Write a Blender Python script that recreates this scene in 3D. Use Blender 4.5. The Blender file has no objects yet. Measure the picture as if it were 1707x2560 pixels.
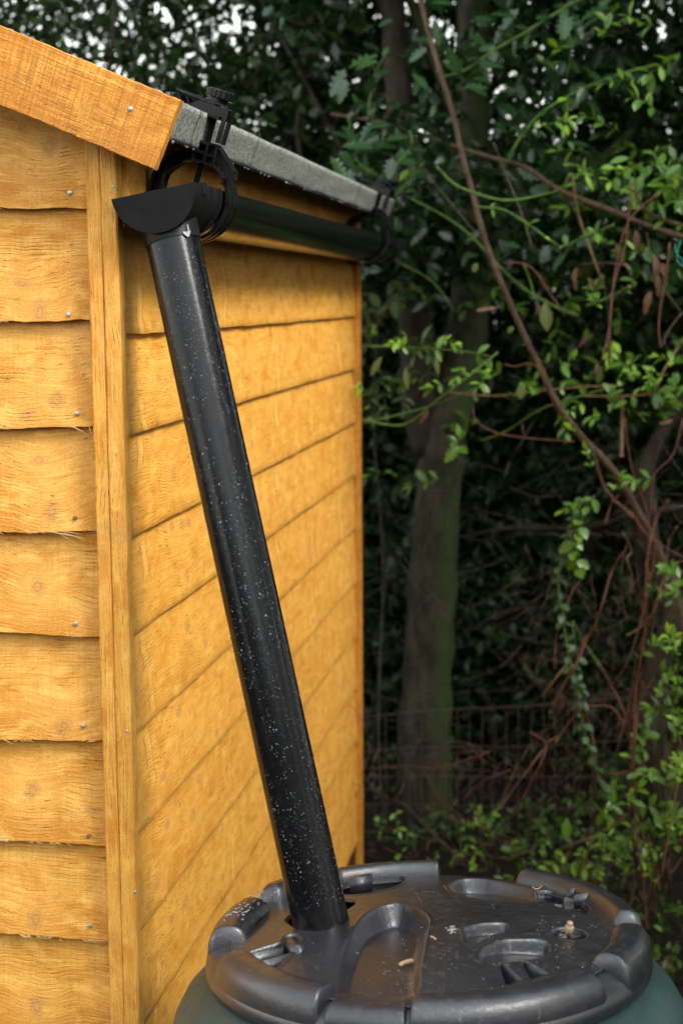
import bpy, bmesh, math, random
import numpy as np
from mathutils import Vector, Matrix, noise as mnoise
random.seed(11); RNG = np.random.default_rng(11)
S = bpy.context.scene
COL = S.collection

# ------------------------------------------------------------------ camera
LENS = 3732.0; PCX, PCY = 853.5, 1280.0
CAM = np.array([0.0, 0.0, 1.72])
MR = np.array([[0.9852, 0.0183, -0.1701], [0.1710, -0.1411, 0.9751], [-0.0062, -0.9898, -0.1421]])
def at(x, y, Y):
    """real place (metres) of something seen in photo pixel x, y that stands Y metres down the garden"""
    r = MR @ np.array([(x-PCX)/LENS, (y-PCY)/LENS, 1.0])
    return CAM + r*(Y/r[1])
def atX(x, y, X):
    r = MR @ np.array([(x-PCX)/LENS, (y-PCY)/LENS, 1.0])
    return CAM + r*(X/r[0])
cd = bpy.data.cameras.new('camera'); cam = bpy.data.objects.new('camera', cd); COL.objects.link(cam)
cd.sensor_fit = 'VERTICAL'; cd.sensor_height = 36.0; cd.sensor_width = 24.0
cd.lens = LENS/2560.0*36.0; cd.clip_start = 0.05; cd.clip_end = 400
r_, d_, f_ = MR[:, 0], MR[:, 1], MR[:, 2]
m = Matrix(((r_[0], -d_[0], -f_[0], CAM[0]), (r_[1], -d_[1], -f_[1], CAM[1]), (r_[2], -d_[2], -f_[2], CAM[2]), (0, 0, 0, 1)))
q = m.to_quaternion().normalized(); cam.matrix_world = Matrix.Translation(m.to_translation()) @ q.to_matrix().to_4x4()
cd.dof.use_dof = True; cd.dof.focus_distance = 2.12; cd.dof.aperture_fstop = 4.5; cd.dof.aperture_blades = 7
S.camera = cam

# ------------------------------------------------------------------ light
SUN_EL, SUN_AZ = 43.0, 116.0      # azimuth clockwise from +Y (sun over the right shoulder)
w = bpy.data.worlds.new('World'); S.world = w; w.use_nodes = True
nt = w.node_tree; nt.nodes.clear()
out = nt.nodes.new('ShaderNodeOutputWorld'); bg = nt.nodes.new('ShaderNodeBackground')
sky = nt.nodes.new('ShaderNodeTexSky'); sky.sky_type = 'NISHITA'; sky.sun_disc = False
sky.sun_elevation = math.radians(SUN_EL); sky.sun_rotation = math.radians(SUN_AZ)
sky.air_density = 2.0; sky.dust_density = 1.0; sky.ozone_density = 1.0
hs = nt.nodes.new('ShaderNodeHueSaturation'); hs.inputs['Saturation'].default_value = 0.22
nt.links.new(sky.outputs[0], hs.inputs['Color']); nt.links.new(hs.outputs[0], bg.inputs['Color'])
bg.inputs['Strength'].default_value = 0.15; nt.links.new(bg.outputs[0], out.inputs[0])
sl = bpy.data.lights.new('sun', 'SUN'); sl.energy = 1.5; sl.angle = math.radians(22); sl.color = (1.0, 0.97, 0.92)
so = bpy.data.objects.new('sun', sl); COL.objects.link(so)
az, el = math.radians(SUN_AZ), math.radians(SUN_EL)
sd = Vector((math.sin(az)*math.cos(el), math.cos(az)*math.cos(el), math.sin(el)))
so.rotation_euler = sd.to_track_quat('Z', 'Y').to_euler(); so.location = sd*20
S.view_settings.view_transform = 'Standard'; S.view_settings.look = 'None'
S.view_settings.gamma = 1; S.view_settings.use_curve_mapping = False
S.view_settings.exposure = 1.88
S.render.engine = 'CYCLES'
S.cycles.max_bounces = 6; S.cycles.transparent_max_bounces = 8

# ------------------------------------------------------------------ node helpers
class NT:
    def __init__(s, name):
        s.m = bpy.data.materials.new(name); s.m.use_nodes = True; s.t = s.m.node_tree
        s.p = s.t.nodes['Principled BSDF']; s.out = s.t.nodes['Material Output']
    def n(s, ty, **kw):
        nd = s.t.nodes.new(ty)
        for k, v in kw.items(): setattr(nd, k, v)
        return nd
    def l(s, a, b): s.t.links.new(a, b)
    def inp(s, sock, v):
        if v is None: return
        if isinstance(v, (int, float)): sock.default_value = v
        elif isinstance(v, tuple): sock.default_value = v if len(v) == len(sock.default_value) else v[:len(sock.default_value)]
        else: s.l(v, sock)
    def math(s, op, a, b=None, c=None, clamp=False):
        nd = s.n('ShaderNodeMath', operation=op, use_clamp=clamp)
        for i, v in enumerate((a, b, c)):
            if v is not None: s.inp(nd.inputs[i], v)
        return nd.outputs[0]
    def ss(s, v, a, b, lo=0.0, hi=1.0):
        nd = s.n('ShaderNodeMapRange', interpolation_type='SMOOTHSTEP')
        s.inp(nd.inputs[0], v); s.inp(nd.inputs[1], a); s.inp(nd.inputs[2], b); s.inp(nd.inputs[3], lo); s.inp(nd.inputs[4], hi)
        return nd.outputs[0]
    def comb(s, x, y, z):
        nd = s.n('ShaderNodeCombineXYZ'); s.inp(nd.inputs[0], x); s.inp(nd.inputs[1], y); s.inp(nd.inputs[2], z); return nd.outputs[0]
    def noise(s, vec, scale, detail=3.0, rough=0.55, dist=0.0):
        nd = s.n('ShaderNodeTexNoise'); s.inp(nd.inputs['Vector'], vec); nd.inputs['Scale'].default_value = scale
        nd.inputs['Detail'].default_value = detail; nd.inputs['Roughness'].default_value = rough; nd.inputs['Distortion'].default_value = dist
        return nd.outputs['Fac']
    def mix(s, f, a, b, mode='MIX'):
        nd = s.n('ShaderNodeMix', data_type='RGBA', blend_type=mode)
        s.inp(nd.inputs[0], f)
        for k, v in ((6, a), (7, b)):
            s.inp(nd.inputs[k], (v+(1.0,)) if isinstance(v, tuple) and len(v) == 3 else v)
        return nd.outputs[2]
    def bump(s, h, strength, dist=0.002, prev=None):
        nd = s.n('ShaderNodeBump'); nd.inputs['Strength'].default_value = strength; nd.inputs['Distance'].default_value = dist
        s.l(h, nd.inputs['Height'])
        if prev is not None: s.l(prev, nd.inputs['Normal'])
        return nd.outputs[0]
    def base(s, c, rough=None, normal=None, spec=None):
        s.inp(s.p.inputs['Base Color'], (c+(1.0,)) if isinstance(c, tuple) else c)
        if rough is not None: s.inp(s.p.inputs['Roughness'], rough)
        if normal is not None: s.l(normal, s.p.inputs['Normal'])
        if spec is not None: s.p.inputs['Specular IOR Level'].default_value = spec

def wood_mat(name, light, dark, band=0.0, knots=1.0, rough=0.62, saw=0.5, fuzz=0.5, cols=(), edge=(0.075, 0.02), streaks=(), lines=0.6):
    t = NT(name)
    uv = t.n('ShaderNodeTexCoord').outputs['UV']; sp = t.n('ShaderNodeSeparateXYZ'); t.l(uv, sp.inputs[0])
    u, v = sp.outputs[0], sp.outputs[1]
    rnd = t.n('ShaderNodeObjectInfo').outputs['Random']
    uo = t.math('ADD', u, t.math('MULTIPLY', rnd, 37.0)); vo = t.math('ADD', v, t.math('MULTIPLY', rnd, 11.3))
    # knots
    kv = t.n('ShaderNodeTexVoronoi', voronoi_dimensions='2D', feature='F1'); t.l(t.comb(t.math('MULTIPLY', uo, 4.2), t.math('MULTIPLY', vo, 7.5), 0.0), kv.inputs['Vector'])
    kv.inputs['Scale'].default_value = 1.0
    kd = t.math('ADD', kv.outputs['Distance'], t.math('MULTIPLY', t.math('SUBTRACT', t.noise(t.comb(uo, vo, 0.0), 60.0, 2.0), 0.5), 0.05))
    jit = t.math('MULTIPLY', t.math('SUBTRACT', t.noise(t.comb(uo, vo, 0.0), 70.0, 3.0), 0.5), 1.1)
    for (u0, v0, ru, rv) in cols:
        du = t.math('DIVIDE', t.math('SUBTRACT', u, t.math('ADD', t.math('MULTIPLY', t.math('FRACT', t.math('MULTIPLY', rnd, 3.1)), 0.075), u0-0.03)), ru)
        dv = t.math('DIVIDE', t.math('SUBTRACT', v, t.math('ADD', t.math('MULTIPLY', t.math('FRACT', t.math('MULTIPLY', rnd, 7.3)), 0.08), v0-0.03)), rv)
        e = t.math('ADD', t.math('SQRT', t.math('ADD', t.math('MULTIPLY', du, du), t.math('MULTIPLY', dv, dv))), jit)
        kd = t.math('MINIMUM', kd, t.math('MAXIMUM', t.math('MULTIPLY', e, 0.075), 0.0))
    core = t.math('MULTIPLY', t.ss(kd, 0.075, 0.035), knots); halo = t.math('MULTIPLY', t.ss(kd, 0.36, 0.06), knots)
    warp = t.math('MULTIPLY', t.math('SUBTRACT', t.noise(t.comb(t.math('MULTIPLY', uo, 3.0), t.math('MULTIPLY', vo, 6.0), 0.0), 1.0, 2.0), 0.5), 0.026)
    vw = t.math('ADD', t.math('ADD', vo, warp), t.math('MULTIPLY', halo, 0.013))
    g1 = t.noise(t.comb(t.math('MULTIPLY', uo, 3.0), t.math('MULTIPLY', vw, 110.0), 0.0), 1.0, 3.0, 0.6)
    g2 = t.noise(t.comb(t.math('MULTIPLY', uo, 14.0), t.math('MULTIPLY', vw, 420.0), 3.0), 1.0, 3.0, 0.6)
    g3 = t.noise(t.comb(t.math('MULTIPLY', uo, 34.0), t.math('MULTIPLY', vw, 300.0), 9.0), 1.0, 4.0, 0.7)
    crack = t.math('MULTIPLY', t.ss(g3, 0.40, 0.31), t.ss(t.noise(t.comb(uo, vo, 5.0), 9.0, 2.0), 0.40, 0.62))
    blotch = t.noise(t.comb(t.math('MULTIPLY', uo, 11.0), t.math('MULTIPLY', vo, 19.0), 1.0), 1.0, 5.0, 0.62, 0.6)
    fz = t.noise(t.comb(t.math('MULTIPLY', uo, 260.0), t.math('MULTIPLY', vo, 620.0), 2.0), 1.0, 3.0, 0.7)
    sw = t.noise(t.comb(t.math('MULTIPLY', uo, 230.0), t.math('MULTIPLY', vo, 7.0), 4.0), 1.0, 2.0, 0.6)
    dm = t.ss(blotch, 0.43, 0.66)
    wig = t.noise(t.comb(t.math('MULTIPLY', uo, 9.0), t.math('MULTIPLY', vo, 30.0), 12.0), 1.0, 4.0, 0.65)
    ring_ = t.math('ABSOLUTE', t.math('SINE', t.math('ADD', t.math('MULTIPLY', vw, 560.0), t.math('MULTIPLY', wig, 5.0))))
    line = t.math('MULTIPLY', t.ss(ring_, 0.34, 0.02), t.math('MULTIPLY', t.ss(t.noise(t.comb(t.math('MULTIPLY', uo, 40.0), t.math('MULTIPLY', vo, 25.0), 2.0), 1.0, 4.0, 0.7), 0.42, 0.60), t.ss(t.noise(t.comb(uo, vo, 7.0), 7.0, 2.0), 0.38, 0.58)))
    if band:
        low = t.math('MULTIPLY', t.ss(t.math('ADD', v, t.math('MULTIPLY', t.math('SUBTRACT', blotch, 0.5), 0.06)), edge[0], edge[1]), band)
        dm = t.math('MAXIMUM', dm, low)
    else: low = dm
    tone = t.math('FRACT', t.math('MULTIPLY', rnd, 5.7))
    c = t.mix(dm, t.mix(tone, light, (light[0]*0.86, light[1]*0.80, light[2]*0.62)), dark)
    deep = t.noise(t.comb(t.math('MULTIPLY', uo, 26.0), t.math('MULTIPLY', vo, 40.0), 6.0), 1.0, 5.0, 0.65, 0.4)
    c = t.mix(t.math('MULTIPLY', t.ss(deep, 0.50, 0.66), 0.5), c, (dark[0]*0.82, dark[1]*0.72, dark[2]*0.6))
    pale = t.noise(t.comb(t.math('MULTIPLY', uo, 17.0), t.math('MULTIPLY', vo, 30.0), 8.0), 1.0, 4.0, 0.6, 0.3)
    c = t.mix(t.math('MULTIPLY', t.ss(pale, 0.50, 0.66), 0.72), c, (min(.9, light[0]*1.10), light[1]*1.18, light[2]*1.4))
    c = t.mix(t.ss(g1, 0.35, 0.72, 0.0, 0.55), c, tuple(min(1, x*1.0) for x in dark))
    c = t.mix(t.math('MULTIPLY', t.ss(g2, 0.48, 0.68), 0.5), c, (light[0]*1.15, light[1]*1.22, light[2]*1.7))
    c = t.mix(t.math('MULTIPLY', t.ss(sw, 0.35, 0.7), saw*0.4), c, tuple(x*0.78 for x in dark))
    c = t.mix(t.math('MULTIPLY', halo, 0.35), c, (light[0]*1.1, light[1]*1.08, light[2]*1.25))
    ring = t.math('ADD', t.math('MULTIPLY', t.math('SINE', t.math('MULTIPLY', kd, 190.0)), 0.5), 0.5)
    for (u0, wd) in streaks:
        x_ = t.math('ABSOLUTE', t.math('SUBTRACT', u, t.math('ADD', t.math('MULTIPLY', t.math('SUBTRACT', t.noise(t.comb(0.0, t.math('ADD', v, t.math('MULTIPLY', rnd, 5.0)), u0), 9.0, 2.0), 0.5), 0.10), u0)))
        ok = t.ss(t.noise(t.comb(t.math('MULTIPLY', rnd, 9.0), v, u0*3.0), 14.0, 2.0), 0.48, 0.60)
        c = t.mix(t.math('MULTIPLY', t.math('MULTIPLY', t.ss(x_, wd, wd*0.25), ok), 0.42), c, (light[0]*1.08, light[1]*1.28, light[2]*2.1))
        c = t.mix(t.math('MULTIPLY', t.math('MULTIPLY', t.ss(t.math('ABSOLUTE', t.math('SUBTRACT', x_, wd*0.85)), wd*0.35, 0.0), ok), 0.5), c, (0.42, 0.16, 0.018))
    if 'side' in name:      # grey green stain beside the corner, damp splashes low down
        st_ = t.math('MULTIPLY', t.ss(u, 2.13, 2.03), t.ss(t.noise(t.comb(t.math('MULTIPLY', u, 20.0), t.math('MULTIPLY', vo, 9.0), 0.0), 1.0, 4.0), 0.38, 0.6))
        c = t.mix(t.math('MULTIPLY', st_, 0.55), c, (0.30, 0.20, 0.06))
    c = t.mix(t.math('MULTIPLY', core, 0.7), c, t.mix(ring, (0.40, 0.175, 0.036), (0.52, 0.26, 0.075)))
    c = t.mix(t.math('MULTIPLY', line, lines), c, (0.20, 0.075, 0.010))
    c = t.mix(t.math('MULTIPLY', crack, 0.85), c, (0.11, 0.045, 0.010))
    c = t.mix(t.math('MULTIPLY', t.ss(fz, 0.54, 0.70), 0.5), c, (0.74, 0.47, 0.17))
    c = t.mix(t.math('MULTIPLY', t.ss(fz, 0.46, 0.32), 0.55), c, tuple(x*0.6 for x in dark))
    h = t.math('ADD', t.math('MULTIPLY', g2, 0.5), t.math('MULTIPLY', g1, 0.4))
    h = t.math('SUBTRACT', h, t.math('ADD', t.math('MULTIPLY', crack, 0.9), t.math('MULTIPLY', line, 0.6)))
    b = t.bump(h, 0.8, 0.0014)
    b = t.bump(t.math('MULTIPLY', fz, t.math('ADD', t.math('MULTIPLY', low, 0.8), 0.35)), fuzz, 0.0012, b)
    t.base(c, t.ss(blotch, 0.3, 0.7, rough-0.12, rough+0.12), b, 0.35)
    return t.m

M = {}
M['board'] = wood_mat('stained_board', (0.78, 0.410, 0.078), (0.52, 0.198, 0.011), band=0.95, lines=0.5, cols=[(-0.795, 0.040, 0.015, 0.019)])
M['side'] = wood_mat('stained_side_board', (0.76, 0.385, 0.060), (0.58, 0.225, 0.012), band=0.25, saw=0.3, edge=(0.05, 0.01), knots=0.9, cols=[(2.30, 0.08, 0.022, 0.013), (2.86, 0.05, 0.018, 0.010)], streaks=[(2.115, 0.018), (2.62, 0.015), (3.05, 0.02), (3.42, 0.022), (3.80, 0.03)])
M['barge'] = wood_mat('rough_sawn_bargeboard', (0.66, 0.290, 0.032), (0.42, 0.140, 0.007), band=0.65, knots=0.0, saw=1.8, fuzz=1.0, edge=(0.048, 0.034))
M['batten'] = wood_mat('stained_batten', (0.76, 0.385, 0.068), (0.55, 0.208, 0.012), knots=0.6, saw=0.1, cols=[(1.392, 0.0, 0.02, 3.0)])
M['splinter'] = wood_mat('raw_splinter', (0.5, 0.34, 0.15), (0.4, 0.24, 0.08), knots=0)
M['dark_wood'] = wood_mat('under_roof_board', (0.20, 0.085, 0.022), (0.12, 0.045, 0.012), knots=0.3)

def plastic(name, col, r0, r1, grime=0.0, tex=0.0, scuff=0.0, spec=0.5, wet=0.0):
    t = NT(name); co = t.n('ShaderNodeTexCoord').outputs['Object']
    n1 = t.noise(co, 14.0, 5.0, 0.65); n2 = t.noise(co, 900.0, 2.0); n3 = t.noise(co, 55.0, 5.0, 0.7)
    c = t.mix(t.ss(n1, 0.45, 0.7), col, tuple(x*1.35+0.0005 for x in col))
    if grime:
        g = t.math('MULTIPLY', t.ss(n1, 0.50, 0.66), grime)
        c = t.mix(g, c, (0.032, 0.020, 0.013))
    rough = t.ss(n3, 0.35, 0.65, r0, r1)
    if scuff:
        vn = t.n('ShaderNodeMapping'); t.l(co, vn.inputs[0]); vn.inputs['Scale'].default_value = (1.0, 2.2, 1.0)
        s1 = t.noise(vn.outputs[0], 95.0, 6.0, 0.75, 0.4); s2 = t.noise(co, 9.0, 3.0)
        sc = t.math('MULTIPLY', t.ss(s1, 0.56, 0.70), t.ss(s2, 0.42, 0.62))
        spk = t.ss(t.noise(co, 520.0, 1.0), 0.74, 0.80)
        c = t.mix(t.math('MULTIPLY', t.math('MAXIMUM', sc, t.math('MULTIPLY', spk, 0.8)), scuff), c, (0.16, 0.16, 0.17))
        rough = t.math('ADD', rough, t.math('MULTIPLY', sc, 0.25))
    b = t.bump(n3, 0.12, 0.0015)
    if tex: b = t.bump(n2, tex, 0.0006, b)
    t.base(c, rough, b, spec)
    if wet: t.p.inputs['Coat Weight'].default_value = wet; t.p.inputs['Coat Roughness'].default_value = 0.22; t.l(t.bump(t.noise(co, 260.0, 2.0), 0.5, 0.0012), t.p.inputs['Coat Normal'])
    return t.m
M['pvc'] = plastic('black_gutter_plastic', (0.0035, 0.0035, 0.0042), 0.15, 0.22, spec=0.24)
M['pvc_fit'] = plastic('black_fitting_plastic', (0.006, 0.006, 0.0065), 0.34, 0.48, tex=0.1, spec=0.16)
M['clip'] = plastic('black_bracket_plastic', (0.005, 0.005, 0.006), 0.2, 0.36, tex=0.05, spec=0.3)
M['lid'] = plastic('black_lid_plastic', (0.0135, 0.0140, 0.0170), 0.28, 0.42, grime=0.06, tex=0.9, scuff=0.9, spec=0.5, wet=0.6)
M['butt'] = plastic('green_butt_plastic', (0.015, 0.038, 0.036), 0.36, 0.5, tex=0.4, scuff=0.22)
t = NT('water'); t.base((0.62, 0.65, 0.70), 0.02); t.p.inputs['Transmission Weight'].default_value = 0.82; t.p.inputs['IOR'].default_value = 1.33; M['water'] = t.m  # whitish base colour paints in the light that drops gather and reflect
t = NT('galvanised_nail'); t.base((0.42, 0.45, 0.46), 0.45); t.p.inputs['Metallic'].default_value = 0.7; M['nail'] = t.m
t = NT('rusty_nail'); t.base((0.20, 0.10, 0.07), 0.7); t.p.inputs['Metallic'].default_value = 0.2; M['rustnail'] = t.m
t = NT('mineral_felt'); co = t.n('ShaderNodeTexCoord').outputs['Object']
g = t.noise(co, 210.0, 3.0, 0.85); g2 = t.noise(co, 1100.0, 1.0); mp = t.n('ShaderNodeMapping'); t.l(co, mp.inputs[0]); mp.inputs['Scale'].default_value = (3, 42, 3)
cr = t.noise(mp.outputs[0], 1.0, 4.0, 0.7)
c = t.mix(t.ss(g, 0.42, 0.58), (0.070, 0.076, 0.062), (0.235, 0.245, 0.21)); c = t.mix(t.ss(g2, 0.60, 0.72), c, (0.34, 0.35, 0.31))
c = t.mix(t.ss(cr, 0.40, 0.30, 0.0, 0.85), c, (0.03, 0.03, 0.024))
t.base(c, 0.8, t.bump(t.math('ADD', g, t.math('MULTIPLY', cr, 0.8)), 0.8, 0.0015), 0.3); M['felt'] = t.m

def leaf_mat(name, a, b, island=False, rough=0.3, trans=0.25, tip=None):
    t = NT(name)
    if island: r = t.n('ShaderNodeNewGeometry').outputs['Random Per Island']
    else: r = t.n('ShaderNodeObjectInfo').outputs['Random']
    co = t.n('ShaderNodeTexCoord').outputs['Object' if not island else 'Generated']
    c = t.mix(r, a, b)
    if tip: c = t.mix(t.ss(r, 0.90, 0.93), c, tip)
    if not island:
        sp = t.n('ShaderNodeSeparateXYZ'); t.l(co, sp.inputs[0])
        rib = t.ss(t.math('ABSOLUTE', sp.outputs[0]), 0.03, 0.0)
        c = t.mix(t.math('MULTIPLY', rib, 0.5), c, (min(1, b[0]*2+.03), min(1, b[1]*1.7+.03), b[2]*1.5+.01))
        vein = t.noise(co, 9.0, 2.0); c = t.mix(t.ss(vein, 0.4, 0.75, 0.0, 0.35), c, tuple(x*0.55 for x in a))
    t.base(c, rough, None, 0.5)
    tr = t.n('ShaderNodeBsdfTranslucent'); t.l(t.mix(0.5, c, (b[0]*1.3, b[1]*1.5, b[2]*.6)), tr.inputs[0])
    ms = t.n('ShaderNodeMixShader'); ms.inputs[0].default_value = trans
    t.l(t.p.outputs[0], ms.inputs[1]); t.l(tr.outputs[0], ms.inputs[2]); t.l(ms.outputs[0], t.out.inputs[0])
    return t.m
M['leaf'] = leaf_mat('privet_leaf', (0.058, 0.145, 0.019), (0.115, 0.24, 0.026))
M['leaf_young'] = leaf_mat('young_leaf', (0.15, 0.31, 0.025), (0.25, 0.43, 0.035), trans=0.35)
M['leaf_pale'] = leaf_mat('pale_dull_leaf', (0.08, 0.115, 0.03), (0.11, 0.15, 0.04), rough=0.5)
M['leaf_round'] = leaf_mat('creeper_leaf', (0.035, 0.085, 0.032), (0.06, 0.13, 0.045), rough=0.45)
M['holly'] = leaf_mat('holly_leaf', (0.018, 0.055, 0.018), (0.035, 0.09, 0.022), rough=0.2, trans=0.1)
M['dead'] = leaf_mat('dead_leaf', (0.10, 0.045, 0.028), (0.15, 0.075, 0.042), rough=0.7, trans=0.15)
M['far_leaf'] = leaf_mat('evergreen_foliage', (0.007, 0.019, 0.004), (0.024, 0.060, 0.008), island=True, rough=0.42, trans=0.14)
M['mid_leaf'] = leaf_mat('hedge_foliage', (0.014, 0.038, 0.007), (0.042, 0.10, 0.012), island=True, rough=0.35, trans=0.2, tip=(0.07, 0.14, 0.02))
M['holly_mass'] = leaf_mat('holly_foliage', (0.010, 0.032, 0.010), (0.022, 0.062, 0.015), island=True, rough=0.24, trans=0.1)
M['low_leaf'] = leaf_mat('undergrowth_leaf', (0.03, 0.075, 0.012), (0.085, 0.18, 0.022), island=True, rough=0.35, trans=0.25, tip=(0.12, 0.07, 0.03))
M['litter'] = leaf_mat('litter_leaf', (0.022, 0.012, 0.007), (0.055, 0.030, 0.016), island=True, rough=0.8, trans=0.0)
def bark(name, a, b, moss=None, scale=30.0):
    t = NT(name); co = t.n('ShaderNodeTexCoord').outputs['Object']; mp = t.n('ShaderNodeMapping'); t.l(co, mp.inputs[0]); mp.inputs['Scale'].default_value = (1, 1, 0.3)
    n1 = t.noise(mp.outputs[0], scale, 5.0, 0.7); n2 = t.noise(co, 6.0, 3.0)
    c = t.mix(t.ss(n1, 0.35, 0.65), a, b)
    if moss:
        sp = t.n('ShaderNodeSeparateXYZ'); t.l(t.n('ShaderNodeNewGeometry').outputs['Normal'], sp.inputs[0])
        f = t.math('MULTIPLY', t.ss(sp.outputs[0], -0.1, 0.8), t.ss(n2, 0.3, 0.6))
        c = t.mix(f, c, moss)
    t.base(c, 0.8, t.bump(n1, 0.6, 0.004), 0.3); return t.m
M['bark'] = bark('mossy_bark', (0.020, 0.018, 0.010), (0.066, 0.056, 0.034), (0.038, 0.066, 0.012))
M['bark_green'] = bark('green_bark', (0.025, 0.027, 0.012), (0.05, 0.052, 0.022), (0.05, 0.085, 0.015))
M['bark_brown'] = bark('brown_bark', (0.022, 0.016, 0.010), (0.055, 0.040, 0.026))
M['twig_brown'] = bark('brown_twig', (0.05, 0.030, 0.018), (0.11, 0.07, 0.042), scale=80)
M['twig_grey'] = bark('grey_twig', (0.04, 0.032, 0.027), (0.08, 0.068, 0.058), scale=80)
M['twig_red'] = bark('red_twig', (0.070, 0.026, 0.016), (0.13, 0.055, 0.033), scale=60)
M['twig_tan'] = bark('tan_twig', (0.12, 0.075, 0.032), (0.2, 0.13, 0.06), scale=60)
M['twig_green'] = bark('green_twig', (0.04, 0.085, 0.012), (0.08, 0.145, 0.025), scale=60)
M['cut'] = bark('cut_wood', (0.28, 0.17, 0.085), (0.38, 0.27, 0.16))
t = NT('rusty_wire'); t.base((0.085, 0.055, 0.045), 0.8); M['wire'] = t.m
t = NT('teal_twine'); t.base((0.03, 0.24, 0.20), 0.6); M['twine'] = t.m
t = NT('garden_soil'); co = t.n('ShaderNodeTexCoord').outputs['Object']; n1 = t.noise(co, 3.0, 6.0, 0.7); n2 = t.noise(co, 60.0, 4.0, 0.7)
t.base(t.mix(n1, (0.008, 0.0055, 0.0036), (0.020, 0.014, 0.009)), 0.95, t.bump(n2, 0.8, 0.02), 0.2); M['soil'] = t.m

# ------------------------------------------------------------------ object helpers
def tag(o, label=None, cat=None, group=None, kind=None):
    if label: o['label'] = label
    if cat: o['category'] = cat
    if group: o['group'] = group
    if kind: o['kind'] = kind
    return o
def empty(name, loc, label, cat, group=None):
    o = bpy.data.objects.new(name, None); o.location = loc; o.empty_display_size = 0.1; COL.objects.link(o)
    return tag(o, label, cat, group)
def wloc(o):
    v = Vector((0, 0, 0))
    while o is not None: v = v + Vector(o.location); o = o.parent
    return v
def link(name, me, mat, parent=None, kind=None, smooth=False, loc=None):
    """vertices of me are in world metres; shift so that the object sits under its parent"""
    o = bpy.data.objects.new(name, me); COL.objects.link(o)
    if mat is not None and not me.materials: me.materials.append(mat)
    if smooth: me.shade_smooth()
    base = wloc(parent) if parent is not None else Vector((0, 0, 0))
    org = Vector(loc) if loc is not None else base
    if org.length > 0: me.transform(Matrix.Translation(-org))
    o.location = org-base; o.parent = parent
    if kind: o['kind'] = kind
    return o
def mesh_np(name, V, F, uv=None):
    me = bpy.data.meshes.new(name); V = np.asarray(V, np.float32); F = np.asarray(F, np.int32); k = F.shape[1]
    me.vertices.add(len(V)); me.vertices.foreach_set('co', V.ravel())
    me.loops.add(F.size); me.loops.foreach_set('vertex_index', F.ravel())
    me.polygons.add(len(F)); me.polygons.foreach_set('loop_start', np.arange(0, F.size, k, dtype=np.int32))
    if uv is not None:
        l = me.uv_layers.new(name='UVMap'); l.data.foreach_set('uv', np.asarray(uv, np.float32)[F.ravel()].ravel())
    me.update(calc_edges=True); me.validate(); return me
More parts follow.
